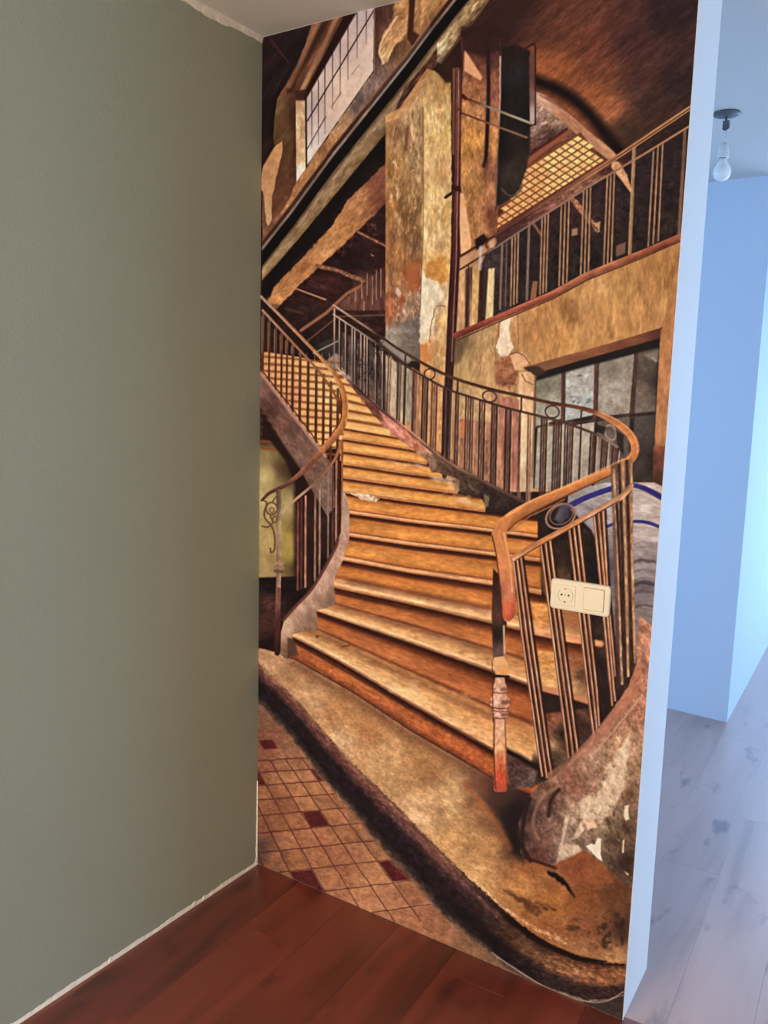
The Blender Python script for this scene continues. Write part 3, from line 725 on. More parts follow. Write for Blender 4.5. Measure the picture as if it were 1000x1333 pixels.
    poly('workshop_window/jamb#', [(861, 428), (863, 427), (886, 318), (890, 318), (872, 560), (866, 640), (851, 640), (853, 560), (859, 450)], [(868, 440, (162, 108, 64)), (862, 500, (168, 114, 70)), (860, 560, (158, 106, 66)), (874, 370, (160, 112, 62)), (880, 330, (140, 94, 48)), (858, 610, (84, 48, 38))], tex=(.1, .16, 8, 92, 3))
    poly('workshop_window/jamb#', [(851, 581), (870, 581), (868, 640), (850, 640)], [(858, 582, (134, 76, 50)), (858, 600, (88, 50, 40)), (858, 625, (70, 42, 34))], soft=2, tex=(.1, .2, 6, 90, 2))
    # ---- balcony: dark interior, rails, balusters
    poly('balcony/recess', [(598, 352), (650, 320), (712, 280), (780, 236), (838, 200), (900, 160), (890, 312), (800, 346), (700, 390), (596, 436)],
         [(620, 380, (56, 40, 34)), (680, 340, (34, 26, 30)), (730, 330, (42, 30, 28)), (760, 290, (58, 36, 34)), (800, 270, (46, 31, 34)), (850, 240, (40, 28, 30)), (850, 290, (40, 30, 27)), (770, 330, (34, 27, 27)), (640, 340, (60, 46, 44))], tex=(.25, .3, 7, 0, 1))
    poly(None, [(645, 306), (712, 262), (800, 205), (900, 140), (900, 165), (838, 201), (764, 246), (712, 279), (650, 320)], [(660, 300, (70, 40, 36)), (720, 262, (120, 76, 58)), (760, 236, (130, 86, 64)), (800, 212, (70, 40, 32)), (850, 180, (48, 32, 28)), (890, 155, (44, 28, 26))], soft=2, tex=(.3, .4, 5, -30, 3), op=.9)
    line(None, [(802, 216), (812, 230), (821, 248)], [12, 10, 3], (182, 132, 90), tex=(.15, .2, 5, 0, 1))
    line(None, [(742, 256), (758, 274), (778, 299)], [7, 8, 6], (146, 98, 66), tex=(.3, .4, 4, 0, 1), rag=1.5); line(None, [(694, 290), (706, 308)], 3, (120, 78, 58)); line(None, [(712, 264), (745, 250)], 5, (118, 76, 58), tex=(.3, .4, 4, 0, 1))
    blotch([(700, 300), (880, 200), (885, 305), (700, 380)], (120, 92, 76), 5, .62, .6)
    blotch([(715, 300), (880, 240), (885, 305), (715, 370)], (14, 12, 14), 9, .15, .6)
    poly(None, [(802, 320), (815, 315), (814, 330), (802, 334)], (130, 92, 74), soft=2, op=.7); poly(None, [(694, 366), (700, 366), (698, 388), (690, 390)], (146, 96, 64), soft=2, op=.8)
    poly(None, [(776, 290), (782, 288), (780, 302)], (180, 140, 84), soft=1.5, op=.8); poly(None, [(745, 298), (752, 297), (752, 306), (744, 307)], (160, 120, 90), soft=2, op=.8)
    # pale pier strips between pipe and railing
    for pts, c in (([(599, 335), (612, 330), (614, 430), (594, 438)], (176, 132, 88)), ([(606, 350), (613, 348), (611, 430), (605, 432)], (84, 54, 42)), ([(615, 346), (625, 342), (622, 424), (613, 428)], (176, 136, 82)), ([(625, 352), (635, 346), (632, 418), (622, 424)], (56, 36, 28)), ([(636, 350), (644, 349), (642, 412), (632, 416)], (198, 172, 118))):
        poly(None, pts, c, soft=2.5, tex=(.12, .2, 6, 90, 3))
    poly(None, [(600, 336), (628, 318), (634, 326), (628, 342), (602, 352)], (176, 130, 90), soft=3, op=.8)
    def bars(part, tops, bots, w, light, dark=None, op=1):
        for (x0, y0), (x1, y1) in zip(tops, bots):
            if dark:
                line(None, [(x0+w*.7, y0), (x1+w*.7, y1)], w*.9, dark, op=.8)
            line(part+'#', [(x0, y0), (x1, y1)], w, light, op=op, tex=(.12, .18, 8, 90, 3))
    L1 = (146, 108, 76)
    B = 'balcony/baluster'
    for t, b in (((731, 268, 736, 265, 741, 262), (728, 372, 733, 370, 738, 367)), ((760, 249, 764.5, 247, 769, 245), (756, 361, 761, 358, 766, 355)), ((791, 230, 795.5, 228, 800, 225), (786, 347, 791, 345, 796, 342)),
                 ((851, 197, 857, 191, 863, 188), (844, 320, 850.5, 317, 857, 313)), ((706, 282, 710, 280, 714, 278), (703, 383, 707, 381, 711, 379)), ((667, 308, 671, 306, 675, 303), (665, 398, 669, 396, 673, 394))):
        bars(B, list(zip(t[::2], t[1::2])), list(zip(b[::2], b[1::2])), 2.0, L1, (30, 20, 20))
    line(B+'#', [(826, 190), (820, 330)], 4.6, (146, 112, 76), shade=(.8, 1.15), tex=(.12, .15, 7, 90, 3)); line(B+'#', [(892, 170), (884, 306)], 4, (98, 70, 52), tex=(.12, .15, 7, 90, 3)); line(B+'#', [(689, 290), (686, 390)], 3.2, (110, 88, 72))
    line(B+'#', [(654, 318), (651, 402)], 2.6, (116, 92, 76)); line(B+'#', [(610, 346), (607, 428)], 2, (60, 38, 34)); line(B+'#', [(660, 316), (658, 398)], 2, (92, 70, 60)); line(B+'#', [(632, 340), (630, 412)], 2, (70, 48, 40))
    line('balcony/mid_rail', [(599, 351), (650, 319), (712, 278), (764, 244.5), (838, 201), (898, 164)], 2.6, [(610, 345, (80, 48, 40)), (660, 312, (110, 88, 78)), (740, 260, (136, 98, 76)), (880, 176, (146, 104, 72))])
    line('balcony/handrail', [(599, 334), (622, 320), (650, 303), (712, 261), (806, 201), (900, 138)], 3, [(610, 327, (74, 40, 34)), (660, 296, (86, 50, 40)), (720, 256, (116, 70, 52)), (800, 204, (150, 100, 66)), (880, 152, (164, 114, 70))])
    line('balcony/handrail', [(650, 307), (712, 265), (806, 205), (899, 142.5)], 1.5, [(660, 300, (60, 32, 28)), (800, 208, (180, 128, 80)), (880, 154, (172, 120, 76))], op=.9)
    line(None, [(806, 203.2), (899, 140.5)], 1.0, (56, 32, 24))
    poly(None, [(618, 312), (630, 304), (636, 312), (626, 322), (620, 326)], (36, 24, 22), soft=4); ring('balcony/scroll', 641, 316, 9, 6, 2, (60, 42, 38), -35)
    line(None, [(626, 322), (625, 350)], 4, (180, 170, 164), soft=2.5, op=.7); poly(None, [(636, 316), (644, 310), (644, 322), (637, 324)], (190, 150, 116), soft=3, op=.8)
    line('balcony/base_rail', [(593, 437), (654, 411), (720, 383), (766, 358), (836, 330), (890, 307)], [8, 8, 9, 9, 9, 9], [(600, 434, (128, 62, 48)), (680, 398, (142, 76, 54)), (766, 357, (150, 92, 60)), (860, 320, (134, 74, 48))], shade=(1.15, .75), tex=(.15, .2, 8, -22, 4))
    line(None, [(595, 443), (654, 417), (720, 389), (766, 364), (836, 336), (888, 313)], 1.6, (76, 38, 28), op=.9)
    # ---- striped bag at the right
    poly('striped_bag', [(740, 640), (790, 628), (852, 628), (864, 634), (858, 720), (846, 850), (800, 850), (730, 800)],
         [(800, 640, (150, 140, 138)), (840, 660, (188, 172, 160)), (838, 690, (176, 158, 150)), (850, 640, (168, 148, 134)), (835, 730, (140, 124, 122)), (835, 770, (104, 92, 92)), (840, 800, (120, 106, 104)), (770, 680, (140, 130, 128)), (790, 740, (80, 70, 72))], tex=(.1, .2, 8, 10, 3))
    for y, c, w in ((706, (130, 112, 110), 2), (716, (150, 134, 130), 2), (730, (76, 62, 64), 4), (742, (110, 96, 96), 3), (750, (150, 136, 132), 2), (759, (66, 54, 56), 5), (770, (84, 72, 74), 4), (780, (124, 110, 108), 3), (788, (72, 60, 62), 3)):
        line(None, [(823, y+3), (836, y-1), (856, y+2)], w, c, soft=2.5, rag=1.2, op=.8)
    line('striped_bag/stripe#', [(740, 660), (760, 649), (790, 638), (812, 632), (826, 632), (842, 637), (864, 649)], [8, 7, 7, 6, 6, 7, 8], (54, 48, 104), curve=True, tex=(.06, .1, 6, 0, 1))
    line('striped_bag/stripe#', [(780, 690), (800, 682), (824, 679), (842, 680), (862, 687)], [4, 4, 4, 4.5, 4.5], (58, 52, 106), curve=True, tex=(.06, .1, 6, 0, 1))
    poly(None, [(838, 810), (850, 812), (846, 842), (842, 830)], (36, 34, 66), soft=2)
    # ---- lower left recess: lit green wall, dark doorway
    poly('recess_wall', [(330, 560), (400, 560), (400, 770), (330, 770)], [(343, 590, (138, 116, 68)), (346, 620, (186, 162, 100)), (345, 650, (180, 156, 98)), (372, 610, (60, 40, 22)), (392, 620, (36, 20, 16)), (378, 660, (160, 140, 84)), (350, 700, (176, 150, 92)), (376, 700, (166, 142, 62)), (380, 720, (150, 126, 52)), (350, 740, (150, 126, 76)), (388, 740, (60, 40, 24)), (390, 690, (80, 56, 30)), (345, 571, (40, 24, 20))], tex=(.06, .12, 12, 90, 2))
    poly('recess_shadow', [(383, 640), (392, 600), (400, 590), (450, 590), (446, 700), (400, 790), (383, 790)], [(390, 700, (48, 26, 20)), (430, 680, (44, 26, 24)), (420, 720, (38, 22, 20)), (395, 640, (40, 22, 16))], soft=8, tex=(.15, .3, 8, 90, 3))
    poly('recess_shadow', [(330, 752), (400, 750), (396, 790), (366, 812), (366, 862), (330, 846)], [(345, 760, (24, 16, 18)), (348, 785, (66, 38, 32)), (346, 812, (62, 36, 30)), (350, 840, (36, 20, 18)), (378, 768, (24, 15, 16))], soft=3, tex=(.2, .3, 7, 0, 2))
    # ---- floor tiles at the lower left
    poly('tiled_floor', [(325, 840), (420, 940), (560, 1130), (700, 1285), (830, 1345), (325, 1345)],
         [(345, 930, (112, 78, 56)), (350, 970, (118, 70, 52)), (372, 985, (136, 96, 66)), (345, 1000, (108, 62, 46)), (365, 1012, (160, 110, 66)), (400, 1030, (164, 116, 72)), (430, 1040, (160, 112, 68)), (360, 1040, (126, 76, 50)), (350, 1075, (112, 66, 46)), (340, 1100, (80, 56, 44)), (380, 1075, (142, 90, 56)), (420, 1090, (150, 94, 62)), (450, 1080, (168, 118, 76)), (390, 1115, (150, 98, 62)), (345, 1120, (84, 56, 42)), (440, 1120, (154, 98, 66)), (480, 1090, (130, 92, 64)), (480, 1140, (186, 134, 86)), (505, 1170, (178, 124, 84)), (540, 1180, (156, 104, 72)), (570, 1220, (150, 98, 66)), (610, 1230, (124, 92, 66)), (660, 1262, (96, 78, 60)), (700, 1290, (74, 54, 42)), (780, 1315, (66, 50, 42))], tex=(.16, .2, 8, 20, 1.5))
    # tiles: the printed floor seen in its own perspective, dark tiles on every (2,3) step
    src = [(0, 0), (2, 3), (-2, 3), (0, -6)]; dst = [(411, 1066), (515, 1133), (399, 1147), (349, 969)]
    M = []
    for (u, v), (px, py) in zip(src, dst):
        M.append([u, v, 1, 0, 0, 0, -px*u, -px*v, px]); M.append([0, 0, 0, u, v, 1, -py*u, -py*v, py])
    M = np.array(M, float)
    hm = np.append(np.linalg.solve(M[:, :8], M[:, 8]), 1).reshape(3, 3)
    def tp(u, v):
        q = hm @ np.array([u, v, 1.0]); return (q[0]/q[2], q[1]/q[2])
    for u in range(-9, 9):
        for v in range(-10, 8):
            c = tp(u, v)
            if not (325 < c[0] < 660 and 930 < c[1] < 1300):
                continue
            g = .455
            q = [tp(u-g, v-g), tp(u+g, v-g), tp(u+g, v+g), tp(u-g, v+g)]
            dark = (v % 3 == 0) and ((u-2*(v//3)) % 4 == 0)
            if dark:
                poly('tiled_floor/dark_tile#', q, (80, 32, 30), tex=(.12, .2, 6, 0, 1), soft=1.3)
            else:
                t = _rng.rand(); far = np.clip((1030-c[1])/70, 0, 1)
                poly('tiled_floor/tile#', q, (126+44*t, 76+34*t, 46+24*t), soft=1.6, op=.42*(1-far)+.06, tex=(.2, .25, 6, 20, 1.5))
    lw = (86, 44, 36)
    for k in range(-9, 10):
        for f in (lambda t: tp(k-.5, t), lambda t: tp(t, k-.5)):
            pts = [f(t) for t in np.linspace(-5.5, 7.5, 27)]
            pts = [p for p in pts if 300 < p[0] < 585 and 985 < p[1] < 1212]
            if len(pts) > 1:
                line(None, pts, 1.8, lw, op=.7, rag=.6, rs=10)
    poly(None, [(325, 1090), (350, 1090), (345, 1130), (325, 1140)], (66, 48, 42), soft=14, op=.6)
    # ---- big bottom slab: tread, moulded edge, shadow
    fe = [(330, 856), (340, 866), (390, 914), (424, 954), (458, 992), (530, 1062), (560, 1094), (616, 1148), (673, 1199), (710, 1226), (752, 1245), (788, 1253), (830, 1252)]
    lo = [(330, 905), (345, 918), (380, 955), (414, 1000), (460, 1052), (500, 1102), (544, 1148), (576, 1186), (620, 1222), (660, 1255), (710, 1286), (760, 1303), (790, 1303), (830, 1290)]
    strip('slab/edge', fe, [(x, y+8) for x, y in lo], [(0, (130, 92, 66)), (.12, (112, 70, 56)), (.26, (82, 48, 44)), (.4, (34, 22, 24)), (.72, (28, 19, 22)), (.88, (58, 42, 36)), (1, (120, 86, 62))], 336, 760, tex=(.28, .3, 5, 45, 2), rag=1.5, soft=9)
    strip('slab/edge', [(x, y-3) for x, y in fe], lo, [(0, (50, 28, 20)), (.12, (34, 20, 18)), (.22, (84, 54, 36)), (.4, (112, 78, 50)), (.55, (100, 68, 46)), (.7, (46, 32, 32)), (.95, (38, 28, 28)), (1, (120, 104, 90))], 540, 822, tex=(.3, .4, 4, 20, 2), rag=1.2, xf=(550, 700), mod=[(610, 1180, (110, 105, 115)), (650, 1220, (150, 140, 145)), (690, 1245, (215, 205, 200)), (740, 1265, (300, 285, 265)), (790, 1275, (330, 300, 270))])
    for d, c in ((10, (92, 62, 58)), (20, (40, 28, 34))):
        line(None, [(500, 1040+d), (545, 1083+d), (600, 1136+d), (650, 1184+d)], 5, c, soft=4, op=.55, tex=(.4, .6, 3, 45, 2), rag=1.5)
    poly(None, [(655, 1256), (710, 1288), (760, 1306), (815, 1298), (815, 1335), (760, 1318)], [(700, 1290, (80, 60, 48)), (790, 1312, (60, 46, 42))], soft=3, op=.8, tex=(.15, .2, 6, 0, 1))
    line(None, [(640, 1240), (660, 1254), (710, 1285), (760, 1303), (790, 1303), (812, 1291)], 1.8, (150, 130, 116), op=.7, curve=True)
    slab = [(330, 846), (366, 850), (386, 860), (460, 902), (532, 950), (642, 1014), (700, 1010), (830, 1100)]
    poly('slab/tread', [(330, 842), (366, 850), (386, 858), (460, 900), (532, 948), (642, 1012), (700, 1000), (835, 1100), (828, 1256)]+fe[::-1][1:],
         [(345, 858, (176, 132, 92)), (380, 880, (168, 122, 78)), (400, 912, (186, 142, 94)), (440, 930, (170, 118, 68)), (440, 965, (204, 162, 112)), (480, 950, (164, 110, 62)), (500, 990, (190, 146, 92)), (540, 990, (168, 120, 70)), (560, 1000, (150, 104, 60)), (580, 1040, (206, 164, 106)), (545, 1060, (208, 164, 114)), (600, 1090, (198, 148, 88)), (640, 1100, (184, 130, 72)), (620, 1140, (206, 158, 96)), (680, 1150, (184, 124, 64)), (720, 1180, (158, 98, 44)), (700, 1205, (142, 86, 44)), (760, 1170, (118, 66, 32)), (740, 1135, (146, 88, 44)), (800, 1160, (90, 54, 32)), (810, 1210, (60, 38, 28)), (770, 1210, (118, 70, 40)), (760, 1235, (150, 100, 58)), (800, 1245, (160, 112, 68)), (640, 1040, (70, 44, 34)), (668, 1060, (36, 24, 24)), (672, 1100, (40, 26, 24)), (655, 1080, (100, 66, 42)), (625, 1050, (150, 100, 60)), (690, 1130, (140, 82, 42))], tex=(.13, .16, 9, 30, 1.5), rag=1.6, rs=2.6, soft=2.4)
    blotch([(400, 900), (560, 1000), (640, 1100), (560, 1085), (420, 945)], (222, 182, 128), 9, .3, .5, 35, 2, soft=.6)
    blotch([(400, 890), (560, 990), (700, 1180), (620, 1140), (420, 935)], (132, 86, 48), 11, .35, .5, 35, 2, soft=.6)
    blotch([(640, 1150), (720, 1215), (800, 1250), (820, 1200), (760, 1190)], (60, 34, 22), 8, .1, .6, 25, 2)
    blotch([(620, 1140), (660, 1190), (720, 1232), (780, 1248), (760, 1225), (700, 1195)], (216, 172, 118), 4, .25, .7, 30, 2)
    line(None, [(622, 1150), (655, 1182), (690, 1204), (735, 1228)], 3, (214, 168, 124), soft=3, op=.5, tex=(.3, .6, 4, 0, 1), rag=2)
    line(None, [(658, 1194), (673, 1205), (700, 1224), (750, 1246), (790, 1252)], [4, 6, 7, 6, 2], (32, 18, 15), soft=3, curve=True, rag=.8)
    blotch([(770, 1180), (818, 1170), (814, 1245), (780, 1235)], (36, 24, 20), 8, .0, .6)
    # shadow of the plinth on the slab
    poly(None, [(606, 1018), (640, 1016), (694, 1000), (690, 1040), (677, 1070), (682, 1122), (668, 1108), (650, 1066), (628, 1036)], [(650, 1030, (62, 40, 34)), (672, 1060, (26, 18, 20)), (676, 1100, (30, 20, 20)), (625, 1024, (110, 66, 46))], soft=14, op=.95)
    line(None, [(606, 1022), (630, 1050), (652, 1082), (664, 1104)], 6, (150, 84, 44), soft=6, op=.5)
    # ---- steps: nosing lines from top to bottom; each band = shadow, riser, tread, nosing
    NL = [([(440, 478), (460, 484)], 0), ([(442, 488), (462, 492)], 0), ([(444, 498), (464, 503)], 0), ([(447, 509), (470, 515)], 0), ([(449, 520), (484, 529)], 0), ([(449, 533), (500, 542)], 0), ([(449, 545), (508, 555)], 0), ([(448, 558), (530, 572), (540, 574)], 0),
          ([(445, 572), (530, 585), (556, 590)], 0), ([(445, 588), (530, 601), (576, 609)], 0), ([(445, 605), (530, 618), (596, 626)], 0), ([(445, 623), (530, 635), (632, 648)], 0), ([(445, 642), (530, 654), (660, 671), (700, 676)], 0), ([(447, 669), (530, 681), (642, 694), (705, 702)], 0),
          ([(450, 699), (530, 711), (642, 725), (705, 733)], 0), ([(446, 731), (530, 747), (642, 764), (712, 778)], 0), ([(434, 766), (530, 787), (640, 813), (700, 828), (784, 842)], 1), ([(410, 796), (450, 810), (530, 837), (640, 876), (704, 900), (770, 918)], 1), ([(378, 829), (440, 862), (530, 916), (590, 950), (650, 984), (700, 1004)], 1), ([(382, 858), (460, 902), (532, 950), (642, 1014), (700, 1040)], 1)]
    poly('stair/far_flight', [(436, 470), (470, 480), (560, 575), (560, 600), (440, 600)], (190, 128, 62))
    U0, U1, U2 = (92, 48, 24), (206, 148, 74), (226, 176, 100)
    for k in range(len(NL)-1):
        a, b = NL[k][0], NL[k+1][0]
        x0 = min(a[0][0], b[0][0]); x1 = min(a[-1][0], b[-1][0]) if k < 15 else b[-1][0]
        part = 'stair/step#'
        if k < 7:
            st = [(0, (120, 68, 32)), (.18, (140, 84, 40)), (.3, (204, 146, 76)), (.7, (218, 164, 92)), (.9, (206, 150, 84)), (1, (110, 62, 30))]; tx = (.08, .1, 8, 8, 4)
        elif k < 12:
            st = [(0, (74, 36, 18)), (.1, (96, 50, 24)), (.24, (188, 124, 56)), (.6, (208, 148, 72)), (.78, (190, 132, 66)), (.82, (170, 108, 56)), (.93, (186, 124, 72)), (1, (80, 40, 20))]; tx = (.1, .14, 10, 8, 4)
        elif k < 15:
            st = [(0, (62, 28, 16)), (.09, (84, 42, 22)), (.16, (170, 102, 44)), (.5, (200, 132, 58)), (.7, (186, 116, 52)), (.77, (132, 74, 38)), (.82, (206, 150, 92)), (.93, (176, 112, 66)), (.97, (84, 42, 22)), (1, (62, 28, 16))]; tx = (.12, .16, 12, 8, 3)
        elif k == 15:
            st = [(0, (58, 26, 14)), (.1, (92, 46, 22)), (.2, (170, 98, 42)), (.45, (190, 120, 52)), (.58, (150, 88, 44)), (.64, (184, 130, 78)), (.85, (212, 162, 104)), (.94, (160, 106, 66)), (1, (58, 30, 18))]; tx = (.12, .16, 12, 10, 3)
        elif k == 16:
            st = [(0, (52, 24, 14)), (.1, (96, 48, 24)), (.22, (164, 96, 44)), (.44, (176, 108, 54)), (.5, (120, 66, 36)), (.55, (176, 122, 70)), (.8, (206, 156, 96)), (.9, (214, 166, 112)), (.96, (130, 84, 54)), (1, (46, 24, 16))]; tx = (.14, .16, 12, 14, 3)
        elif k == 17:
            st = [(0, (46, 22, 14)), (.08, (92, 44, 22)), (.18, (160, 92, 46)), (.38, (172, 102, 52)), (.43, (112, 62, 36)), (.48, (174, 120, 66)), (.72, (208, 160, 96)), (.9, (218, 174, 118)), (.95, (150, 100, 66)), (1, (46, 26, 18))]; tx = (.14, .16, 13, 20, 3)
        else:
            st = [(0, (44, 22, 16)), (.12, (84, 42, 24)), (.3, (158, 90, 46)), (.6, (172, 98, 48)), (.9, (134, 72, 40)), (1, (54, 28, 22))]; tx = (.2, .18, 9, 30, 2)
        strip(part, a, b, st, x0, x1, tex=tx, mod=[(450, 560, (262, 266, 275)), (520, 560, (268, 268, 270)), (460, 640, (265, 265, 265)), (560, 660, (262, 258, 240)), (640, 680, (250, 250, 245)), (600, 800, (250, 250, 250)), (420, 880, (250, 240, 230)), (640, 980, (250, 230, 215)), (520, 840, (262, 255, 250)), (700, 740, (235, 225, 215)), (720, 860, (240, 225, 215)), (770, 900, (190, 170, 160))])
    # contact shadows where treads meet risers
    def shadow(l, d, w, op):
        line(None, [(x, y+d) for x, y in l], w, (84, 46, 30), soft=w*.9, op=op)
    shadow([p for p in NL[19][0] if p[0] < 650], 6, 14, .5)
    for k, f in ((16, .5), (17, .45), (18, .44)):
        l0, l1 = NL[k-1][0] if k == 16 else NL[k-1][0], NL[k][0]
        shadow([(x, float(interp(l0, x))*(1-f-.12)+float(interp(l1, x))*(f+.12)) for x in range(int(l1[0][0])+20, 645, 30)], 0, 8, .35)
    # wear, dust and cracks on the steps
    for pts, s, c in (([(530, 598), (562, 607), (560, 612), (528, 606)], 8, (214, 192, 168)), ([(500, 596), (566, 606), (562, 614), (500, 604)], 10, (220, 186, 146)), ([(540, 612), (592, 622), (592, 640), (560, 630)], 10, (214, 186, 148)), ([(560, 634), (630, 646), (626, 662), (570, 650)], 10, (218, 186, 140))):
        blotch(pts, c, s, -.1, .6, 8, 2)
    poly(None, [(456, 642), (474, 642), (494, 649), (490, 653), (470, 650)], (226, 190, 146), soft=2, rag=1.5, tex=(.2, .3, 4, 0, 1), op=.9)
    blotch([(460, 775), (640, 805), (640, 870), (440, 815)], (120, 66, 36), 14, .3, .5, 15, 2, soft=.5)
    blotch([(420, 820), (640, 890), (690, 990), (500, 900)], (222, 184, 132), 12, .3, .5, 25, 2, soft=.5)
    blotch([(400, 850), (530, 925), (640, 990), (640, 1010), (530, 945)], (216, 116, 50), 6, .25, .5, 30, 1)
    blotch([(545, 590), (640, 690), (640, 760), (545, 740)], (132, 66, 34), 12, .45, .45, 10, 2, soft=.5)
    line(None, [(445, 842), (456, 840)], 1.4, (90, 52, 34)); poly(None, [(410, 827), (416, 828), (413, 830)], (70, 38, 26), soft=2)
    for a, b in (((438, 772), (534, 793)), ((416, 802), (536, 842)), ((384, 836), (534, 922))):
        line(None, [a, b], 3, (50, 26, 18), soft=2.5, op=.5)
    for k in (12, 13, 14, 15):
        l = NL[k][0]
        line(None, [(x, y-4.5) for x, y in l if x <= 645], 1.5, (224, 174, 122), op=.55, rag=.5)
    for k in (16, 17, 18):
        l = NL[k][0]
        line(None, [(x, y-7) for x, y in l if x <= 705], 2.5, (230, 188, 134), op=.5, rag=.8, tex=(.1, .3, 8, 15, 3), soft=2)
    # dark space behind the front railing
    poly('stair/shadow_side', [(704, 704), (745, 676), (768, 690), (790, 740), (800, 850), (780, 852), (748, 792), (712, 780), (704, 760)], [(725, 720, (44, 30, 24)), (770, 760, (28, 20, 20)), (720, 765, (96, 60, 36))], soft=6, tex=(.2, .4, 8, 60, 2))
    poly('stair/shadow_side', [(700, 676), (740, 660), (770, 690), (790, 730), (806, 900), (770, 950), (716, 1010), (712, 985), (764, 925), (780, 846), (742, 782), (744, 734), (722, 702)],
         [(720, 690, (38, 30, 28)), (735, 712, (46, 32, 24)), (770, 745, (26, 20, 22)), (775, 790, (34, 24, 22)), (785, 880, (42, 28, 26)), (750, 960, (34, 24, 22)), (790, 830, (60, 40, 32))], soft=4, tex=(.2, .4, 8, 60, 2))
    poly('stair/shadow_side', [(690, 1000), (704, 930), (766, 922), (776, 950), (716, 1014), (690, 1026)], [(705, 1000, (40, 28, 28)), (740, 950, (50, 32, 28)), (715, 935, (120, 70, 44)), (700, 970, (190, 146, 90))], soft=5, tex=(.2, .4, 7, 40, 2))
    line(None, [(658, 977), (676, 986), (696, 998), (706, 1006)], 8, (34, 22, 20), soft=5); poly(None, [(658, 984), (700, 1004), (694, 1024), (664, 1028)], [(675, 1010, (66, 44, 38)), (690, 1016, (96, 74, 66))], soft=5, tex=(.2, .4, 6, 0, 1))
    line(None, [(696, 822), (740, 832), (782, 838)], 8, (206, 140, 90), soft=3, tex=(.1, .2, 6, 10, 3)); line(None, [(694, 828), (740, 838), (782, 845)], 2.5, (70, 32, 26), soft=1.5)
    line(None, [(704, 896), (740, 905), (768, 914)], 7, (176, 116, 76), soft=3); line(None, [(704, 902), (740, 912), (766, 920)], 4, (50, 26, 22), soft=2)
    poly(None, [(700, 846), (770, 854), (764, 906), (706, 892)], [(712, 865, (206, 142, 70)), (720, 880, (210, 158, 94)), (748, 862, (130, 76, 46)), (758, 880, (60, 40, 32)), (745, 893, (190, 140, 86))], soft=4, tex=(.15, .25, 7, 10, 2), op=.9)
    poly(None, [(690, 784), (760, 792), (770, 820), (700, 816)], [(700, 790, (206, 140, 66)), (745, 800, (150, 96, 56)), (765, 812, (120, 76, 48))], soft=4, tex=(.15, .2, 7, 10, 2), op=.85)
    # ---- stringer between the steps and the back railing
    poly('stair/stringer', [(436, 474), (446, 476), (490, 522), (536, 562), (580, 594), (630, 622), (700, 656), (700, 674), (634, 660), (626, 648), (598, 640), (594, 622), (562, 614), (556, 600), (540, 588), (500, 556), (470, 520)],
         [(445, 482, (176, 150, 128)), (470, 505, (96, 60, 44)), (490, 532, (104, 58, 46)), (515, 556, (196, 130, 104)), (540, 578, (186, 116, 84)), (550, 596, (150, 108, 80)), (575, 604, (84, 60, 44)), (600, 626, (74, 54, 42)), (640, 648, (44, 32, 28)), (670, 660, (46, 34, 30))], soft=2, tex=(.25, .35, 5, 40, 2), rag=1)
    poly(None, [(494, 534), (524, 556), (528, 574), (508, 562)], (192, 124, 102), soft=4, tex=(.15, .3, 5, 40, 2), op=.8)
    blotch([(540, 575), (566, 588), (570, 612), (545, 600)], (196, 160, 124), 4, .15, .7)
    for x, y, w in ((562, 604, 8), (592, 630, 8), (630, 652, 8)):
        poly(None, [(x, y-8), (x+7, y-5), (x+6, y+8), (x, y+10)], (130, 106, 80), soft=3, rag=1, op=.7)
    # ---- things behind the back railing, low
    for pts, c in (([(440, 430), (500, 455), (505, 540), (440, 474)], (76, 60, 54)), ([(502, 462), (517, 472), (517, 546), (503, 536)], (170, 150, 122)), ([(518, 470), (538, 482), (540, 556), (518, 548)], (146, 132, 110)), ([(536, 478), (553, 488), (553, 578), (536, 566)], (150, 104, 66)), ([(595, 500), (650, 512), (660, 640), (590, 604)], (146, 100, 74)), ([(652, 516), (676, 520), (676, 640), (655, 634)], (150, 96, 76))):
        poly('rear_wall_base#', pts, c, soft=3, tex=(.18, .3, 7, 90, 4), op=.9)
    poly(None, [(597, 498), (640, 510), (640, 550), (597, 545)], [(605, 510, (172, 140, 88)), (630, 530, (186, 146, 98))], soft=4, tex=(.15, .25, 7, 90, 2), op=.85)
    poly(None, [(598, 550), (608, 545), (610, 570), (598, 570)], (176, 110, 64), soft=3, op=.8)
    for x0, x1 in ((588, 600), (606, 614), (626, 634), (640, 648)):
        blotch([(x0, 556), (x1+6, 556), (x1+6, 636), (x0, 620)], (64, 38, 32), 6, .1, .6, 88, 3)
    blotch([(445, 440), (500, 460), (500, 540), (450, 490)], (28, 20, 22), 5, .05, .8, 90, 3)
    blotch([(445, 430), (500, 455), (500, 530), (450, 480)], (156, 140, 126), 4, .35, .8, 90, 4)
    line(None, [(500, 444), (512, 454), (530, 468)], 10, (150, 138, 122), soft=4, op=.8)
    poly(None, [(342, 395), (436, 400), (436, 478), (342, 462)], [(400, 440, (36, 20, 20)), (360, 440, (44, 26, 20)), (420, 420, (44, 28, 24))], soft=5, op=.5, tex=(.3, .4, 5, 90, 3))
    # beams far left behind the upper rails
    line(None, [(392, 430), (424, 408), (452, 382), (470, 372)], 4, (130, 84, 58), soft=2); line(None, [(400, 444), (440, 412), (500, 410)], 2, (110, 74, 56), op=.7)
    poly(None, [(384, 462), (440, 436), (440, 470), (420, 474), (400, 470)], [(400, 464, (24, 16, 18)), (430, 452, (50, 44, 42))], soft=3); line(None, [(408, 460), (440, 444)], 2, (160, 140, 124), op=.7)
    poly(None, [(420, 474), (436, 460), (446, 464), (444, 484), (430, 482)], (140, 118, 100), soft=3, op=.9)
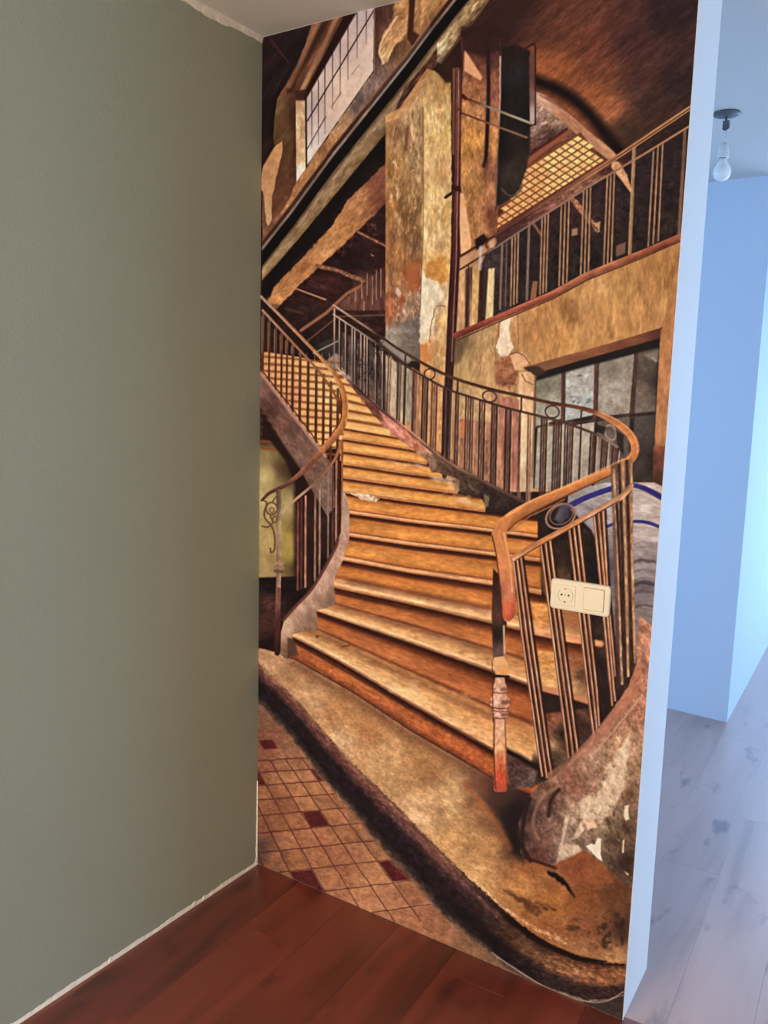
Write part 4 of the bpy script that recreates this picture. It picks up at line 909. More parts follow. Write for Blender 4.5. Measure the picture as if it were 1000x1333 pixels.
    # ---- left flight seen through its balusters
    poly('stair/turning_flight', [(341, 462), (345, 458), (396, 466), (424, 474), (442, 500), (446, 584), (410, 584), (341, 492)], [(350, 470, (190, 142, 88)), (390, 490, (206, 156, 92)), (420, 520, (216, 172, 104)), (400, 540, (206, 154, 94)), (430, 560, (220, 172, 104)), (380, 520, (190, 132, 88))], tex=(.08, .1, 6, 0, 1))
    for k in range(14):
        y = 466+k*9.2
        line(None, [(341, y-2), (380, y+1), (446, y+7)], 3.0, (122, 66, 32), soft=2.2, op=.9)
    bx = (342, 350, 358.5, 366, 373, 380.5, 390, 400.5, 411, 420.5, 430, 439)
    for x in bx:
        tp = 398+(x-342)*1.02; bt = 492+(x-342)*1.33
        line('scroll_railing/baluster#', [(x+1, tp+10), (x, bt)], 3.6 if x > 376 else 2.6, [(x, tp+10, (96, 66, 50)), (x, 470, (84, 44, 24)), (x, 560, (86, 42, 22))], tex=(.12, .2, 6, 90, 3))
        line(None, [(x-1.2, tp+14), (x-1.2, 460)], 1, (176, 140, 108), op=.6)
    # stringer of the left flight
    poly('stair/side_stringer', [(335, 482), (342, 488), (376, 534), (412, 580), (434, 606), (436, 660), (426, 672), (398, 624), (384, 604), (366, 572), (342, 534), (335, 526)],
         [(345, 505, (112, 78, 66)), (370, 545, (110, 76, 62)), (395, 590, (120, 88, 74)), (400, 610, (112, 78, 62)), (425, 640, (110, 86, 72)), (350, 535, (72, 46, 40))], tex=(.16, .25, 8, 55, 2))
    line(None, [(340, 486), (376, 533), (412, 580), (424, 594)], 4, (166, 122, 100), soft=2.5, op=.9); line(None, [(344, 486), (380, 531), (414, 576)], 1.6, (70, 38, 28))
    poly(None, [(341, 536), (366, 574), (392, 612), (398, 626), (388, 640), (372, 600), (352, 574), (341, 570)], (34, 20, 18), soft=5, op=.95)
    # lower left railing
    for x, a, b, c, w in ((387.5, 654, 768, (112, 64, 52), 2.4), (392, 650, 766, (84, 44, 38), 2.4), (397.5, 646, 764, (150, 104, 82), 2.6), (410, 634, 756, (120, 86, 70), 2.6), (416, 630, 752, (136, 104, 86), 2.6), (427, 616, 730, (124, 94, 78), 2), (433, 608, 716, (84, 54, 46), 2.4), (437.5, 600, 708, (140, 96, 70), 2.6), (445, 576, 690, (134, 78, 46), 2.6), (441, 590, 700, (66, 34, 26), 2.4)):
        line('scroll_railing/baluster#', [(x+.5, a), (x, b)], w, c, tex=(.2, .3, 6, 90, 3))
    poly('stair/curb', [(446, 636), (451, 645), (455, 668), (455, 700), (449, 724), (436, 752), (434, 762), (437, 784), (426, 792), (412, 794), (414, 818), (398, 822), (380, 826), (386, 852), (372, 858), (365, 852), (366, 822), (370, 808), (405, 768), (436, 714), (444, 692)],
         [(450, 670, (166, 136, 110)), (449, 700, (164, 124, 100)), (440, 730, (176, 134, 108)), (420, 765, (184, 144, 116)), (428, 782, (132, 100, 78)), (395, 790, (176, 138, 112)), (400, 812, (130, 96, 74)), (372, 820, (186, 148, 116)), (376, 845, (110, 78, 58))], tex=(.1, .16, 8, 60, 2))
    poly(None, [(374, 830), (384, 832), (388, 852), (374, 858)], (74, 48, 34), soft=4, op=.8); poly(None, [(428, 764), (436, 764), (437, 784), (424, 788)], (120, 92, 72), soft=4, op=.6)
    line('scroll_railing/base_rail', [(440, 702), (436, 714), (420, 744), (404, 769), (384, 790), (370, 806)], 4.5, (96, 58, 48), shade=(1.2, .7), curve=True)
    line('scroll_railing/mid_rail', [(342, 404), (368, 432), (394, 460), (414, 482), (430, 504), (440, 522), (443, 535)], 3, [(345, 406, (150, 112, 92)), (394, 460, (132, 88, 62)), (436, 516, (130, 74, 36))], curve=True)
    line('scroll_railing/mid_rail', [(366, 668), (384, 651), (410, 629), (426, 612), (438, 594), (444, 576)], 3.4, [(370, 664, (176, 140, 110)), (386, 650, (166, 130, 96)), (412, 626, (120, 84, 64)), (440, 590, (150, 92, 56))], curve=True)
    line('scroll_railing/handrail', [(340, 386), (366, 412), (394, 441), (420, 468), (436, 488), (446, 508), (449, 530), (447, 550), (438, 566), (420, 586), (398, 610), (374, 630), (352, 641), (341, 651)], [3.4, 3.6, 4, 4.6, 5.5, 7, 8.5, 8.5, 8.5, 8, 7, 5.5, 4.5, 3.5],
         [(345, 390, (170, 128, 104)), (390, 438, (166, 114, 80)), (425, 474, (180, 126, 80)), (446, 520, (178, 112, 52)), (446, 550, (186, 118, 54)), (430, 575, (170, 104, 62)), (400, 606, (126, 76, 54)), (360, 638, (96, 60, 44))], curve=True, shade=(.75, 1.1), tex=(.1, .15, 7, 0, 1))
    line(None, [(443, 512), (445, 530), (443, 548), (434, 562)], 1.6, (100, 52, 26), curve=True); line(None, [(452, 515), (453, 535), (450, 552)], 1.5, (214, 150, 84), curve=True, op=.7)
    poly(None, [(440, 520), (446, 522), (444, 540), (440, 536)], (86, 40, 24), soft=2, op=.8)
    line('scroll_railing/newel', [(363, 640), (363.5, 700), (362.5, 770)], 6, [(363, 650, (112, 88, 62)), (363, 690, (160, 134, 96)), (362, 730, (146, 116, 84)), (362, 765, (136, 100, 78))], shade=(1.15, .75), tex=(.15, .2, 6, 90, 3))
    line('scroll_railing/newel', [(362.5, 768), (361.5, 800), (361, 850)], 7, [(362, 775, (112, 76, 58)), (361, 815, (76, 38, 36)), (361, 845, (52, 30, 28))], tex=(.15, .2, 6, 90, 3))
    for y, w, c in ((733, 8, (150, 118, 86)), (738.5, 11, (136, 104, 76)), (743.5, 9, (100, 72, 52))):
        line(None, [(363-w/2, y), (363+w/2, y+.8)], 4, c)
    R = (104, 74, 50); S = 'scroll_railing/scroll'
    line(S, [(344, 652), (347, 655), (344, 668), (346, 676), (353, 684), (357, 694), (358, 706), (357, 716), (353, 719), (352, 714)], 2.4, R, curve=True); ring(S, 353.5, 662, 7, 8, 2.2, R, 0, 30, 330); ring(S, 354, 664, 3, 3.2, 1.6, R); ring(S, 358, 676, 3, 4, 1.8, R)
    line(S, [(341, 685), (349, 686), (355, 680), (352, 672)], 2.2, R, curve=True); line(S, [(354, 654), (360, 646)], 2, R)
    # ---- back railing
    def by(x):
        return interp([(436, 476), (490, 526), (530, 558), (580, 599), (630, 627), (684, 655), (700, 664)], x)
    hr = [(434, 397), (470, 421), (500, 441), (520, 455), (560, 478), (596, 494), (640, 507), (680, 516), (720, 525), (750, 530), (776, 537), (800, 549), (818, 563), (826, 576), (826, 590), (816, 602), (790, 616), (764, 627), (730, 642), (700, 655), (672, 670), (652, 686)]
    lr = [(434, 409), (470, 433), (500, 454), (520, 471), (550, 489), (584, 507), (620, 519), (660, 531), (700, 541), (730, 549), (760, 559), (785, 570), (804, 582)]
    D, D2, Lh = (58, 38, 32), (92, 62, 48), (168, 140, 112)
    BR = 'sweeping_railing/baluster#'
    for x in (435.5, 442, 450, 458.5, 462, 470, 474.5, 478, 489, 498):
        t = interp(lr, x)
        line(BR, [(x, t-8 if x < 437 else t), (x-.5, float(by(x))+2)], 2.0 if x < 437 else 1.6, [(x, t, (176, 146, 124)), (x, t+50, (120, 98, 88))], op=.9)
        if x > 440:
            line(None, [(x+2, t), (x+1.5, float(by(x))+2)], 1.8, (34, 24, 24), op=.8)
    for y0, x0 in ((480, 462), (486, 470), (440, 478), (448, 486)):
        blotch([(x0, y0-18), (x0+16, y0-10), (x0+16, y0+20), (x0, y0+14)], (24, 18, 20), 4, .0, .8)
    for x, n, w, c in ((506, 2, 2, D2), (519, 2, 2.6, (74, 56, 48)), (528, 1, 3, D), (539, 2, 3.4, (84, 56, 44)), (551, 3, 2.6, D), (563, 3, 2.4, D2), (578, 4, 2.6, (48, 30, 28)), (594, 2, 2.2, D), (607, 4, 2.0, D), (625, 3, 2.4, D), (641, 3, 2.6, D), (659, 3, 2.8, D), (677, 1, 3.4, (96, 64, 48)), (688, 2, 2.6, (110, 80, 60))):
        for k in range(n):
            xx = x+k*3.0; t = float(interp(lr, xx))
            line(BR, [(xx, t), (xx-2.4, min(float(by(xx))+1, 662))], w*.95, c if k % 2 == 0 else (c[0]+30, c[1]+24, c[2]+20), tex=(.15, .25, 6, 90, 4))
        line(None, [(x+3*n-.6, float(interp(lr, x+3*n))), (x+3*n-3, float(by(x+3*n)))], 1, (206, 170, 128), op=.45)
    for x, n, b in ((704, 3, 656), (720, 4, 650), (738, 3, 640), (755, 1, 633), (768, 3, 626), (783, 3, 620), (797, 3, 610)):
        for k in range(n):
            xx = x+k*3.2; t = float(interp(lr, xx)) if xx < 800 else 584
            line(BR, [(xx+1.5, t), (xx-1.5, b-k*1.2)], 2.6, (66, 42, 36) if k != 1 else (84, 58, 48), tex=(.15, .25, 6, 90, 4))
        line(None, [(x+3.2*n+.8, float(interp(lr, min(x+8, 803)))+2), (x+3.2*n-2, b-6)], 1.4, (186, 158, 130), op=.75)
    for (x, y, rx, ry, w) in ((559.5, 487, 7, 6.5, 1.8), (637.5, 516, 9, 7, 1.9), (719, 536, 9, 8, 2), ):
        ring('sweeping_railing/ring#', x, y, rx, ry, w, (66, 44, 36), 15)
    ring('sweeping_railing/ring#', 795, 563, 7, 10, 2.4, (134, 116, 100), -20)
    poly(None, [(776, 552), (790, 556), (786, 566), (776, 562)], (30, 24, 26), soft=3, op=.8); poly(None, [(802, 560), (812, 566), (812, 592), (804, 584)], (40, 26, 24), soft=3, op=.8)
    line('sweeping_railing/mid_rail', lr, [1.8, 2, 2.4, 2.6, 2.8, 3, 3, 3, 3.2, 3.2, 3.4, 3.2, 3], [(436, 410, (176, 146, 126)), (470, 434, (130, 110, 100)), (500, 455, (56, 42, 38)), (560, 494, (70, 46, 36)), (640, 525, (66, 42, 34)), (760, 559, (72, 50, 42)), (800, 580, (120, 100, 88))], curve=True)
    for x in (528, 596, 679, 757):
        line(None, [(x, float(interp(hr[:12], x))), (x-.5, float(interp(lr, x)))], 2.4, (64, 40, 34))
    line('sweeping_railing/base_rail', [(438, 478), (490, 528), (530, 559), (580, 600), (630, 628), (684, 656), (696, 662)], [2, 3, 4, 4.5, 5, 6, 6], [(445, 484, (176, 152, 134)), (470, 510, (60, 38, 32)), (500, 536, (90, 60, 54)), (530, 560, (176, 120, 96)), (570, 592, (120, 88, 68)), (630, 628, (88, 64, 50)), (684, 656, (70, 48, 40))], shade=(1.25, .6), curve=True, tex=(.12, .2, 6, 30, 3))
    line('sweeping_railing/handrail', hr, [2.2, 2.6, 3, 3.4, 3.8, 4, 4.2, 4.2, 4.5, 5, 6.5, 8.5, 10, 11, 11, 11, 11.5, 12, 12.5, 14, 16, 17],
         [(436, 398, (186, 150, 128)), (470, 420, (140, 110, 92)), (500, 441, (54, 38, 34)), (560, 478, (74, 46, 34)), (640, 507, (76, 46, 32)), (720, 525, (80, 48, 34)), (765, 534, (100, 60, 40)), (785, 541, (176, 116, 74)), (810, 556, (186, 116, 62)), (826, 580, (192, 120, 64)), (815, 602, (196, 124, 64)), (780, 620, (196, 124, 66)), (740, 638, (194, 120, 64)), (700, 656, (188, 116, 60)), (665, 675, (184, 112, 56))], curve=True, shade=(.8, 1.05), tex=(.08, .12, 8, -25, 3))
    line(None, [(780, 536), (802, 546), (820, 560), (829, 576), (830, 590)], 1.6, (222, 158, 104), op=.7, curve=True)
    line(None, [(818, 606), (790, 621), (740, 644), (704, 662), (676, 678), (660, 692)], 2.4, (104, 56, 34), curve=True, op=.8)
    line(None, [(812, 598), (780, 613), (730, 636), (690, 653), (660, 672)], 2.5, (224, 160, 96), curve=True, op=.6, soft=2)
    # ---- front railing, lower rail, scroll ring and bars
    fl = [(822, 632), (814, 642), (804, 650), (780, 663), (740, 686), (704, 706), (670, 726)]
    FB = 'sweeping_railing/baluster#'
    def fbar(p, w, c=None, hl=True):
        c = c or [(p[0][0], p[0][1], (120, 70, 44)), (p[-1][0], p[-1][1], (104, 62, 46))]
        line(None, [(x+2.6, y) for x, y in p], w*1.2, (46, 24, 20), op=.85)
        line(FB, p, w, c, tex=(.14, .2, 7, 80, 4), shade=(.75, 1.1))
        if hl:
            line(None, [(x+w*.1, y) for x, y in p], w*.42, (220, 164, 122), op=.8, tex=(.1, .3, 8, 80, 4))
    for p in ([(668, 728), (680, 830), (702, 985), (706, 1010)], [(673, 726), (686, 830), (708, 985), (712, 1012)], [(678, 724), (692, 830), (714, 985), (718, 1008)],
              [(704, 709), (716, 800), (737, 960), (740, 986)], [(710, 706), (722, 800), (743.5, 960), (746, 984)], [(716, 703), (728, 800), (749.5, 960), (752, 978)],
              [(741, 688), (752, 780), (768, 920), (773, 956)], [(747, 685), (758, 780), (774, 920), (777, 950)], [(753, 682), (764, 780), (777, 900), (780, 944)],
              [(773, 668), (783, 770), (795, 896), (797, 918)], [(779, 665), (788, 770), (799, 896), (801, 912)], [(785, 661), (791, 770), (801, 880)]):
        fbar(p, 3.4)
    poly('sweeping_railing/corner_bars', [(795, 606), (822, 596), (824, 700), (828, 868), (816, 898), (802, 910), (800, 760)], [(805, 640, (96, 70, 54)), (815, 700, (92, 62, 42)), (815, 780, (90, 60, 42)), (812, 850, (70, 44, 36)), (806, 880, (60, 38, 32))], soft=3, tex=(.2, .35, 6, 88, 4), op=.85)
    for p, c in (([(799, 612), (804, 700), (810, 890)], (150, 114, 84)), ([(806, 606), (810, 700), (815, 890)], (60, 36, 30)), ([(811, 602), (814, 700), (818, 880)], (156, 116, 80)), ([(816, 600), (819, 720), (823, 872)], (70, 42, 32)), ([(822, 596), (822.5, 700), (827, 862)], (160, 118, 80)), ([(803, 655), (808, 760), (813, 880)], (54, 34, 30))):
        line(FB, p, 3.2, c, tex=(.25, .35, 5, 88, 3))
    ring('sweeping_railing/ring#', 730, 672, 20, 15, 2.4, (140, 102, 82), -28); ring('sweeping_railing/ring#', 731, 670, 16, 12, 1.6, (110, 80, 68), -28)
    poly(None, [(722, 676), (730, 656), (742, 656), (740, 674), (730, 682)], [(728, 668, (126, 118, 124)), (738, 670, (50, 44, 70))], soft=5, op=.6)
    line('sweeping_railing/foot_rail', fl, [6, 7, 7.5, 7, 7, 8, 8], [(818, 640, (176, 126, 88)), (780, 664, (196, 146, 108)), (740, 686, (186, 122, 74)), (700, 708, (190, 120, 66)), (672, 725, (206, 146, 92))], curve=True, shade=(1.1, .75), tex=(.12, .16, 6, -30, 3))
    line(None, [(806, 652), (780, 667), (740, 690), (700, 712), (672, 729)], 1.6, (80, 42, 28), op=.8, curve=True)
    line(None, [(664, 692), (690, 672), (720, 658), (735, 650)], 1.8, (150, 96, 56), op=.8)
    # ---- newel post at the foot of the right railing
    poly('newel_post/hollow', [(642, 740), (650, 748), (656, 806), (660, 810), (656, 856), (642, 858), (640, 800)], [(646, 760, (60, 34, 22)), (645, 800, (84, 50, 38)), (650, 825, (36, 24, 20)), (650, 850, (104, 76, 66))], soft=2, tex=(.12, .2, 6, 90, 3))
    poly('newel_post/handrail_end', [(640, 694), (646, 682), (656, 676), (668, 672), (660, 690), (660, 706), (668, 732), (671, 772), (671.5, 796), (669, 804), (663, 809), (657, 807), (654, 800), (652, 768), (645, 716)], [(648, 690, (186, 118, 62)), (652, 710, (190, 120, 64)), (660, 745, (190, 118, 64)), (662, 775, (196, 128, 84)), (664, 790, (192, 86, 54)), (664, 803, (150, 70, 44)), (655, 770, (150, 84, 60))], soft=1.5, tex=(.1, .14, 8, 80, 4))
    line(None, [(641, 698), (646, 720), (652, 770), (654, 804)], 1.8, (88, 44, 28), op=.9); line(None, [(656, 694), (664, 732), (667, 770)], 2.4, (222, 162, 104), op=.6, soft=2)
    poly('newel_post/block', [(643, 856), (656, 854), (662, 866), (662, 880), (645, 878)], [(650, 862, (210, 164, 106)), (658, 872, (206, 140, 76)), (648, 874, (196, 140, 84))], soft=1.5)
    line(None, [(656, 815), (657, 850)], 2.5, (206, 162, 110), op=.8, soft=1.5); line(None, [(644, 880), (662, 881)], 3.5, (52, 28, 22))
    cx = 651
    prof = [(882, 6), (888, 6.5), (895, 9), (898, 10), (902, 8), (905, 8.5), (910, 12.5), (917, 13), (921, 10), (924, 9), (928, 11), (931, 11), (935, 8), (940, 7.5), (1028, 8), (1031, 6)]
    poly('newel_post/baluster', [(cx-r, y) for y, r in prof]+[(cx+r-(.5 if y > 950 else 0)+(y-935)*.02*(y > 935), y) for y, r in prof[::-1]], [(651, 890, (196, 146, 112)), (647, 914, (206, 156, 128)), (656, 916, (170, 116, 92)), (651, 930, (190, 136, 110)), (650, 955, (206, 154, 108)), (650, 975, (204, 148, 98)), (650, 990, (190, 98, 60)), (650, 1012, (186, 74, 46)), (651, 1026, (160, 66, 44))], tex=(.15, .2, 5, 90, 2), soft=1.2)
    for y, r in ((897, 9), (914, 12.5), (930, 10.5)):
        line(None, [(cx-r*.75, y-.5), (cx-r*.1, y+.6)], 3.6, (236, 190, 160), soft=3, op=.55); line(None, [(cx+r*.35, y+.4), (cx+r*.95, y)], 5, (104, 60, 48), soft=3, op=.7); line(None, [(cx-r*.98, y), (cx-r*.8, y)], 4, (110, 66, 52), soft=2, op=.6)
    for y, r, c in ((902, 9, (110, 64, 48)), (922, 11, (96, 54, 44)), (926, 10, (120, 76, 60)), (935, 8, (104, 60, 46))):
        line(None, [(cx-r, y-1), (cx, y+.6), (cx+r, y-.2)], 1.7, c, op=.85)
    line(None, [(643.5, 936), (643, 980), (645, 1026)], 2, (92, 48, 34), op=.85); line(None, [(657.5, 936), (659, 980), (660, 1026)], 2, (110, 62, 42), op=.7)
    line(None, [(641, 860), (642, 940)], 1.4, (70, 38, 26), op=.7)
    # ---- plinth at the lower right
    poly('plinth', [(690, 1036), (704, 1020), (730, 1006), (776, 956), (800, 920), (816, 898), (828, 868), (832, 800), (850, 815), (840, 1000), (826, 1160), (784, 1124), (760, 1107), (722, 1127), (690, 1122), (678, 1110), (676, 1070)],
         [(836, 850, (170, 116, 86)), (830, 900, (150, 98, 72)), (815, 930, (146, 96, 72)), (790, 960, (150, 106, 78)), (770, 985, (160, 122, 96)), (740, 1010, (140, 92, 68)), (750, 1030, (124, 78, 58)), (712, 1030, (112, 76, 56)), (720, 1050, (84, 54, 44)), (690, 1060, (52, 34, 34)), (685, 1095, (60, 40, 36)), (705, 1090, (110, 72, 58)), (700, 1112, (86, 50, 42)), (730, 1070, (110, 82, 62)), (765, 1050, (196, 164, 130)), (745, 1060, (190, 156, 124)), (780, 1055, (186, 156, 122)), (800, 1000, (196, 160, 122)), (810, 970, (186, 142, 104)), (815, 1010, (180, 146, 110)), (825, 1000, (130, 94, 66)), (800, 1080, (110, 88, 62)), (785, 1090, (98, 78, 56)), (815, 1080, (74, 52, 38)), (820, 1030, (104, 72, 50)), (815, 1120, (56, 38, 28)), (740, 1100, (150, 122, 102)), (750, 1085, (120, 96, 74))], tex=(.22, .3, 8, 60, 1.5), rag=1.2, soft=1.8)
    line('plinth/coping', [(716, 1010), (744, 992), (780, 956), (804, 926), (824, 896), (832, 866)], [9, 12, 14, 14, 13, 8], [(725, 1004, (140, 96, 72)), (780, 956, (160, 104, 80)), (824, 890, (164, 104, 74))], soft=3, tex=(.12, .2, 7, -50, 3), curve=True, op=.8)
    line(None, [(770, 985), (800, 950), (836, 905)], 2.5, (196, 150, 120), op=.6, soft=2, rag=1)
    for p in ([(744, 1092), (758, 1068), (786, 1020), (808, 972), (822, 952), (818, 985), (810, 1030), (800, 1050), (780, 1046), (770, 1066), (752, 1090)], [(726, 1116), (738, 1062), (742, 1068), (732, 1100), (752, 1100), (756, 1106), (724, 1124)]):
        poly(None, p, [(p[0][0], p[0][1], (204, 172, 140)), (p[5][0], p[5][1], (206, 176, 140))], soft=4, rag=3, rs=8, tex=(.15, .2, 6, 60, 2), op=.8)
    poly(None, [(755, 1042), (778, 1030), (790, 1046), (792, 1062), (770, 1068), (756, 1064)], (206, 178, 142), soft=4, rag=3, op=.75, tex=(.12, .2, 5, 0, 1)); poly(None, [(763, 1070), (774, 1068), (776, 1078), (766, 1080)], (218, 176, 140), soft=2.5, rag=1.5)
    blotch([(740, 1010), (810, 970), (810, 1100), (740, 1095)], (112, 74, 56), 7, .35, .7, 40, 1.5)
    blotch([(735, 1000), (790, 1000), (780, 1040), (740, 1035)], (140, 72, 54), 6, .15, .6)
    blotch([(790, 1050), (824, 1050), (820, 1130), (785, 1115)], (58, 40, 30), 5, .1, .7, 80, 2)
    poly('plinth/bare_patch', [(763, 1102), (770, 1098), (774, 1100), (778, 1091), (783, 1092), (782, 1112), (784, 1122), (776, 1116)], (228, 198, 170), rag=.6, soft=1.3)
    poly(None, [(814, 1049), (819, 1048), (818, 1058), (819, 1066), (815, 1069), (812, 1062)], (206, 182, 150), rag=.6); poly(None, [(811, 1094), (813, 1092), (812, 1110), (810, 1110)], (206, 176, 146)); poly(None, [(813, 1134), (819, 1138), (817, 1140)], (200, 160, 120)); 
    line(None, [(700, 1092), (694, 1070), (704, 1040), (720, 1028), (726, 1024)], 4, (150, 112, 78), soft=4, op=.6, curve=True); line(None, [(714, 1062), (718, 1040), (728, 1028)], 5, (44, 28, 24), soft=3, op=.8, curve=True)
    line(None, [(690, 1040), (682, 1066), (680, 1100), (690, 1120)], 5, (30, 20, 22), soft=4, op=.85, curve=True); line(None, [(684, 1116), (706, 1124), (724, 1130)], 4, (62, 28, 22), soft=2, op=.9)
    line('slab/crack', [(716, 1136), (728, 1144), (738, 1152), (748, 1168)], [6, 8, 6, 1], (32, 19, 17), soft=3, rag=1.5)
    poly(None, [(722, 1127), (760, 1108), (786, 1124), (800, 1150), (740, 1150)], [(750, 1128, (128, 68, 40)), (775, 1135, (134, 76, 42))], soft=6, tex=(.12, .2, 7, 0, 1), op=.75)
    # crisp local contrast and overall grain of the print
    def blur(a, r):
        for ax in (0, 1):
            p = np.pad(a, [(r+1, r) if i == ax else (0, 0) for i in range(3)], mode='edge').cumsum(ax)
            n = a.shape[ax]
            a = (np.take(p, range(2*r+1, 2*r+1+n), ax)-np.take(p, range(0, n), ax))/(2*r+1)
        return a
    IMG[..., 2] += .13*np.maximum(IMG[..., 1]-IMG[..., 2], 0)
    IMG[:] = IMG*np.array([1.085, 1.055, 1.06], np.float32)
    IMG[:] = np.clip(IMG+.32*(IMG-blur(blur(IMG, 1), 1))+.24*(IMG-blur(blur(IMG, 9), 9)), 6, 245)
    sl, x, y = box(MX0, MY0, MX1, MY1)
    n = .035*fbm(x, y, 1.7, 0, 1, 2, 301)+.045*fbm(x, y, 4.5, 0, 1, 2, 302)
    IMG[:] = np.clip(IMG*np.exp(n)[..., None], 6, 250)

# ================================================================= the mural, pasted on the wall
paint_mural()


def build_mural():
    NX, NZ = 620, 1340
    xs = np.linspace(0.0005, XB-0.001, NX+1); zs = np.linspace(0.001, H-0.001, NZ+1)
    YP = -0.0012
    X, Z = np.meshgrid(xs, zs)

    def pixels(X, Z):
        d = np.stack([X-CAM[0], np.full_like(X, YP-CAM[1]), Z-CAM[2]], -1)
        c = d @ np.array(AX).T
        return c[..., 0]/c[..., 2]*FPX+500.0, c[..., 1]/c[..., 2]*FPX+666.5
    px, py = pixels(X, Z)
    fx = np.clip((px-MX0)*MS-.5, 0, MW-2.001); fy = np.clip((py-MY0)*MS-.5, 0, MH-2.001)
    ix = fx.astype(int); iy = fy.astype(int); ax = (fx-ix)[..., None]; ay = (fy-iy)[..., None]
    rgb = (IMG[iy, ix]*(1-ax)+IMG[iy, ix+1]*ax)*(1-ay)+(IMG[iy+1, ix]*(1-ax)+IMG[iy+1, ix+1]*ax)*ay
    s = rgb/255.0
    lin = np.where(s <= 0.04045, s/12.92, ((s+0.055)/1.055)**2.4)*np.array(INK)
    lin = np.clip(lin, 0, .92)
    cx, cz = np.meshgrid((xs[1:]+xs[:-1])/2, (zs[1:]+zs[:-1])/2)
    qx, qy = pixels(cx, cz)
    ids = PID[np.clip(((qy-MY0)*MS).astype(int), 0, MH-1), np.clip(((qx-MX0)*MS).astype(int), 0, MW-1)]
    m, nt, b = material('printed_wallpaper', 0.75, 0.10)
    at = add(nt, 'ShaderNodeAttribute', attribute_name='print'); nt.links.new(at.outputs['Color'], b.inputs['Base Color'])
    root = bpy.data.objects.new('photo_mural', None); coll.objects.link(root)
    root.location = (XB/2, 0, 0); root.empty_display_size = .2
    tag(root, 'floor to ceiling sepia photo mural of a curving old staircase', 'wall mural')
    bpy.context.view_layer.update()
    V = np.stack([X-XB/2, np.full_like(X, YP), Z], -1).reshape(-1, 3)
    C4 = np.concatenate([lin.reshape(-1, 3), np.ones((lin.size//3, 1))], 1).astype(np.float32)
    W1 = NX+1

    def sheet(name, sel, parent):
        r, c = sel//NX, sel % NX
        a = r*W1+c
        q = np.stack([a, a+1, a+1+W1, a+W1], -1)
        used, inv = np.unique(q.ravel(), return_inverse=True)
        me = bpy.data.meshes.new(name)
        me.vertices.add(len(used)); me.vertices.foreach_set('co', V[used].astype(np.float32).ravel())
        n = len(q)
        me.loops.add(4*n); me.loops.foreach_set('vertex_index', inv.astype(np.int32).ravel())
        me.polygons.add(n); me.polygons.foreach_set('loop_start', np.arange(0, 4*n, 4, dtype=np.int32))
        me.update(calc_edges=True)
        ca = me.color_attributes.new('print', 'FLOAT_COLOR', 'POINT'); ca.data.foreach_set('color', C4[used].ravel())
        me.materials.append(m)
        o = bpy.data.objects.new(name, me); coll.objects.link(o); o.parent = parent
        return o
    # connected pieces of print: scraps join the piece beside them, every other piece is an object
    def components(ids):
        lab = np.zeros(ids.shape, np.int32); up = [0]

        def find(k):
            while up[k] != k:
                up[k] = up[up[k]]; k = up[k]
            return k
        prev = []
        for r in range(ids.shape[0]):
            row = ids[r]
            cut = np.flatnonzero(np.diff(row))+1
            st = np.concatenate([[0], cut]); en = np.concatenate([cut, [len(row)]])
            cur = []; p = 0
            for s0, e0 in zip(st.tolist(), en.tolist()):
                k = 0; v = row[s0]
                while p < len(prev) and prev[p][1] <= s0:
                    p += 1
                q = p
                while q < len(prev) and prev[q][0] < e0:
                    if prev[q][3] == v:
                        f = find(prev[q][2])
                        if not k:
                            k = f
                        else:
                            up[max(f, find(k))] = min(f, find(k)); k = find(k)
                    q += 1
                if not k:
                    k = len(up); up.append(k)
                lab[r, s0:e0] = k; cur.append((s0, e0, k, v))
            prev = cur
        root_of = np.array([find(k) for k in range(len(up))])
        return root_of[lab]
    for _ in range(3):
        lab = components(ids)
        cnt = np.bincount(lab.ravel())
        small = np.argwhere(cnt[lab] < 45)
        if not len(small):
            break
        tiny = cnt[lab] < 45
        src = np.where(tiny, -1, ids)
        for _k in range(60):
            hole = src < 0
            if not hole.any():
                break
            for ax, sh in ((1, 1), (1, -1), (0, 1), (0, -1)):
                n = np.roll(src, sh, ax); src = np.where(hole & (src < 0) & (n >= 0), n, src)
        ids = np.where(src < 0, ids, src)
    lab = components(ids)
    first, cnt = {}, np.bincount(lab.ravel())
    order = np.argsort(lab.ravel(), kind='stable'); sl = lab.ravel()[order]
    starts = np.flatnonzero(np.concatenate([[True], np.diff(sl) > 0]))
    pieces = {}
    for k, s0 in enumerate(starts):
        e0 = starts[k+1] if k+1 < len(starts) else len(sl)
        f = order[s0:e0]
        pieces.setdefault(PNAMES[ids.ravel()[f[0]]].split('/')[0], []).append((PNAMES[ids.ravel()[f[0]]], f))
    for part, lst in pieces.items():
        lst.sort(key=lambda p: (p[0] != part, -len(p[1])))
        po = sheet('printed_'+part, lst[0][1], root)
        for name, f in lst[1:]:
            sheet('printed_'+name.split('/')[-1], f, po)
    return root


build_mural()

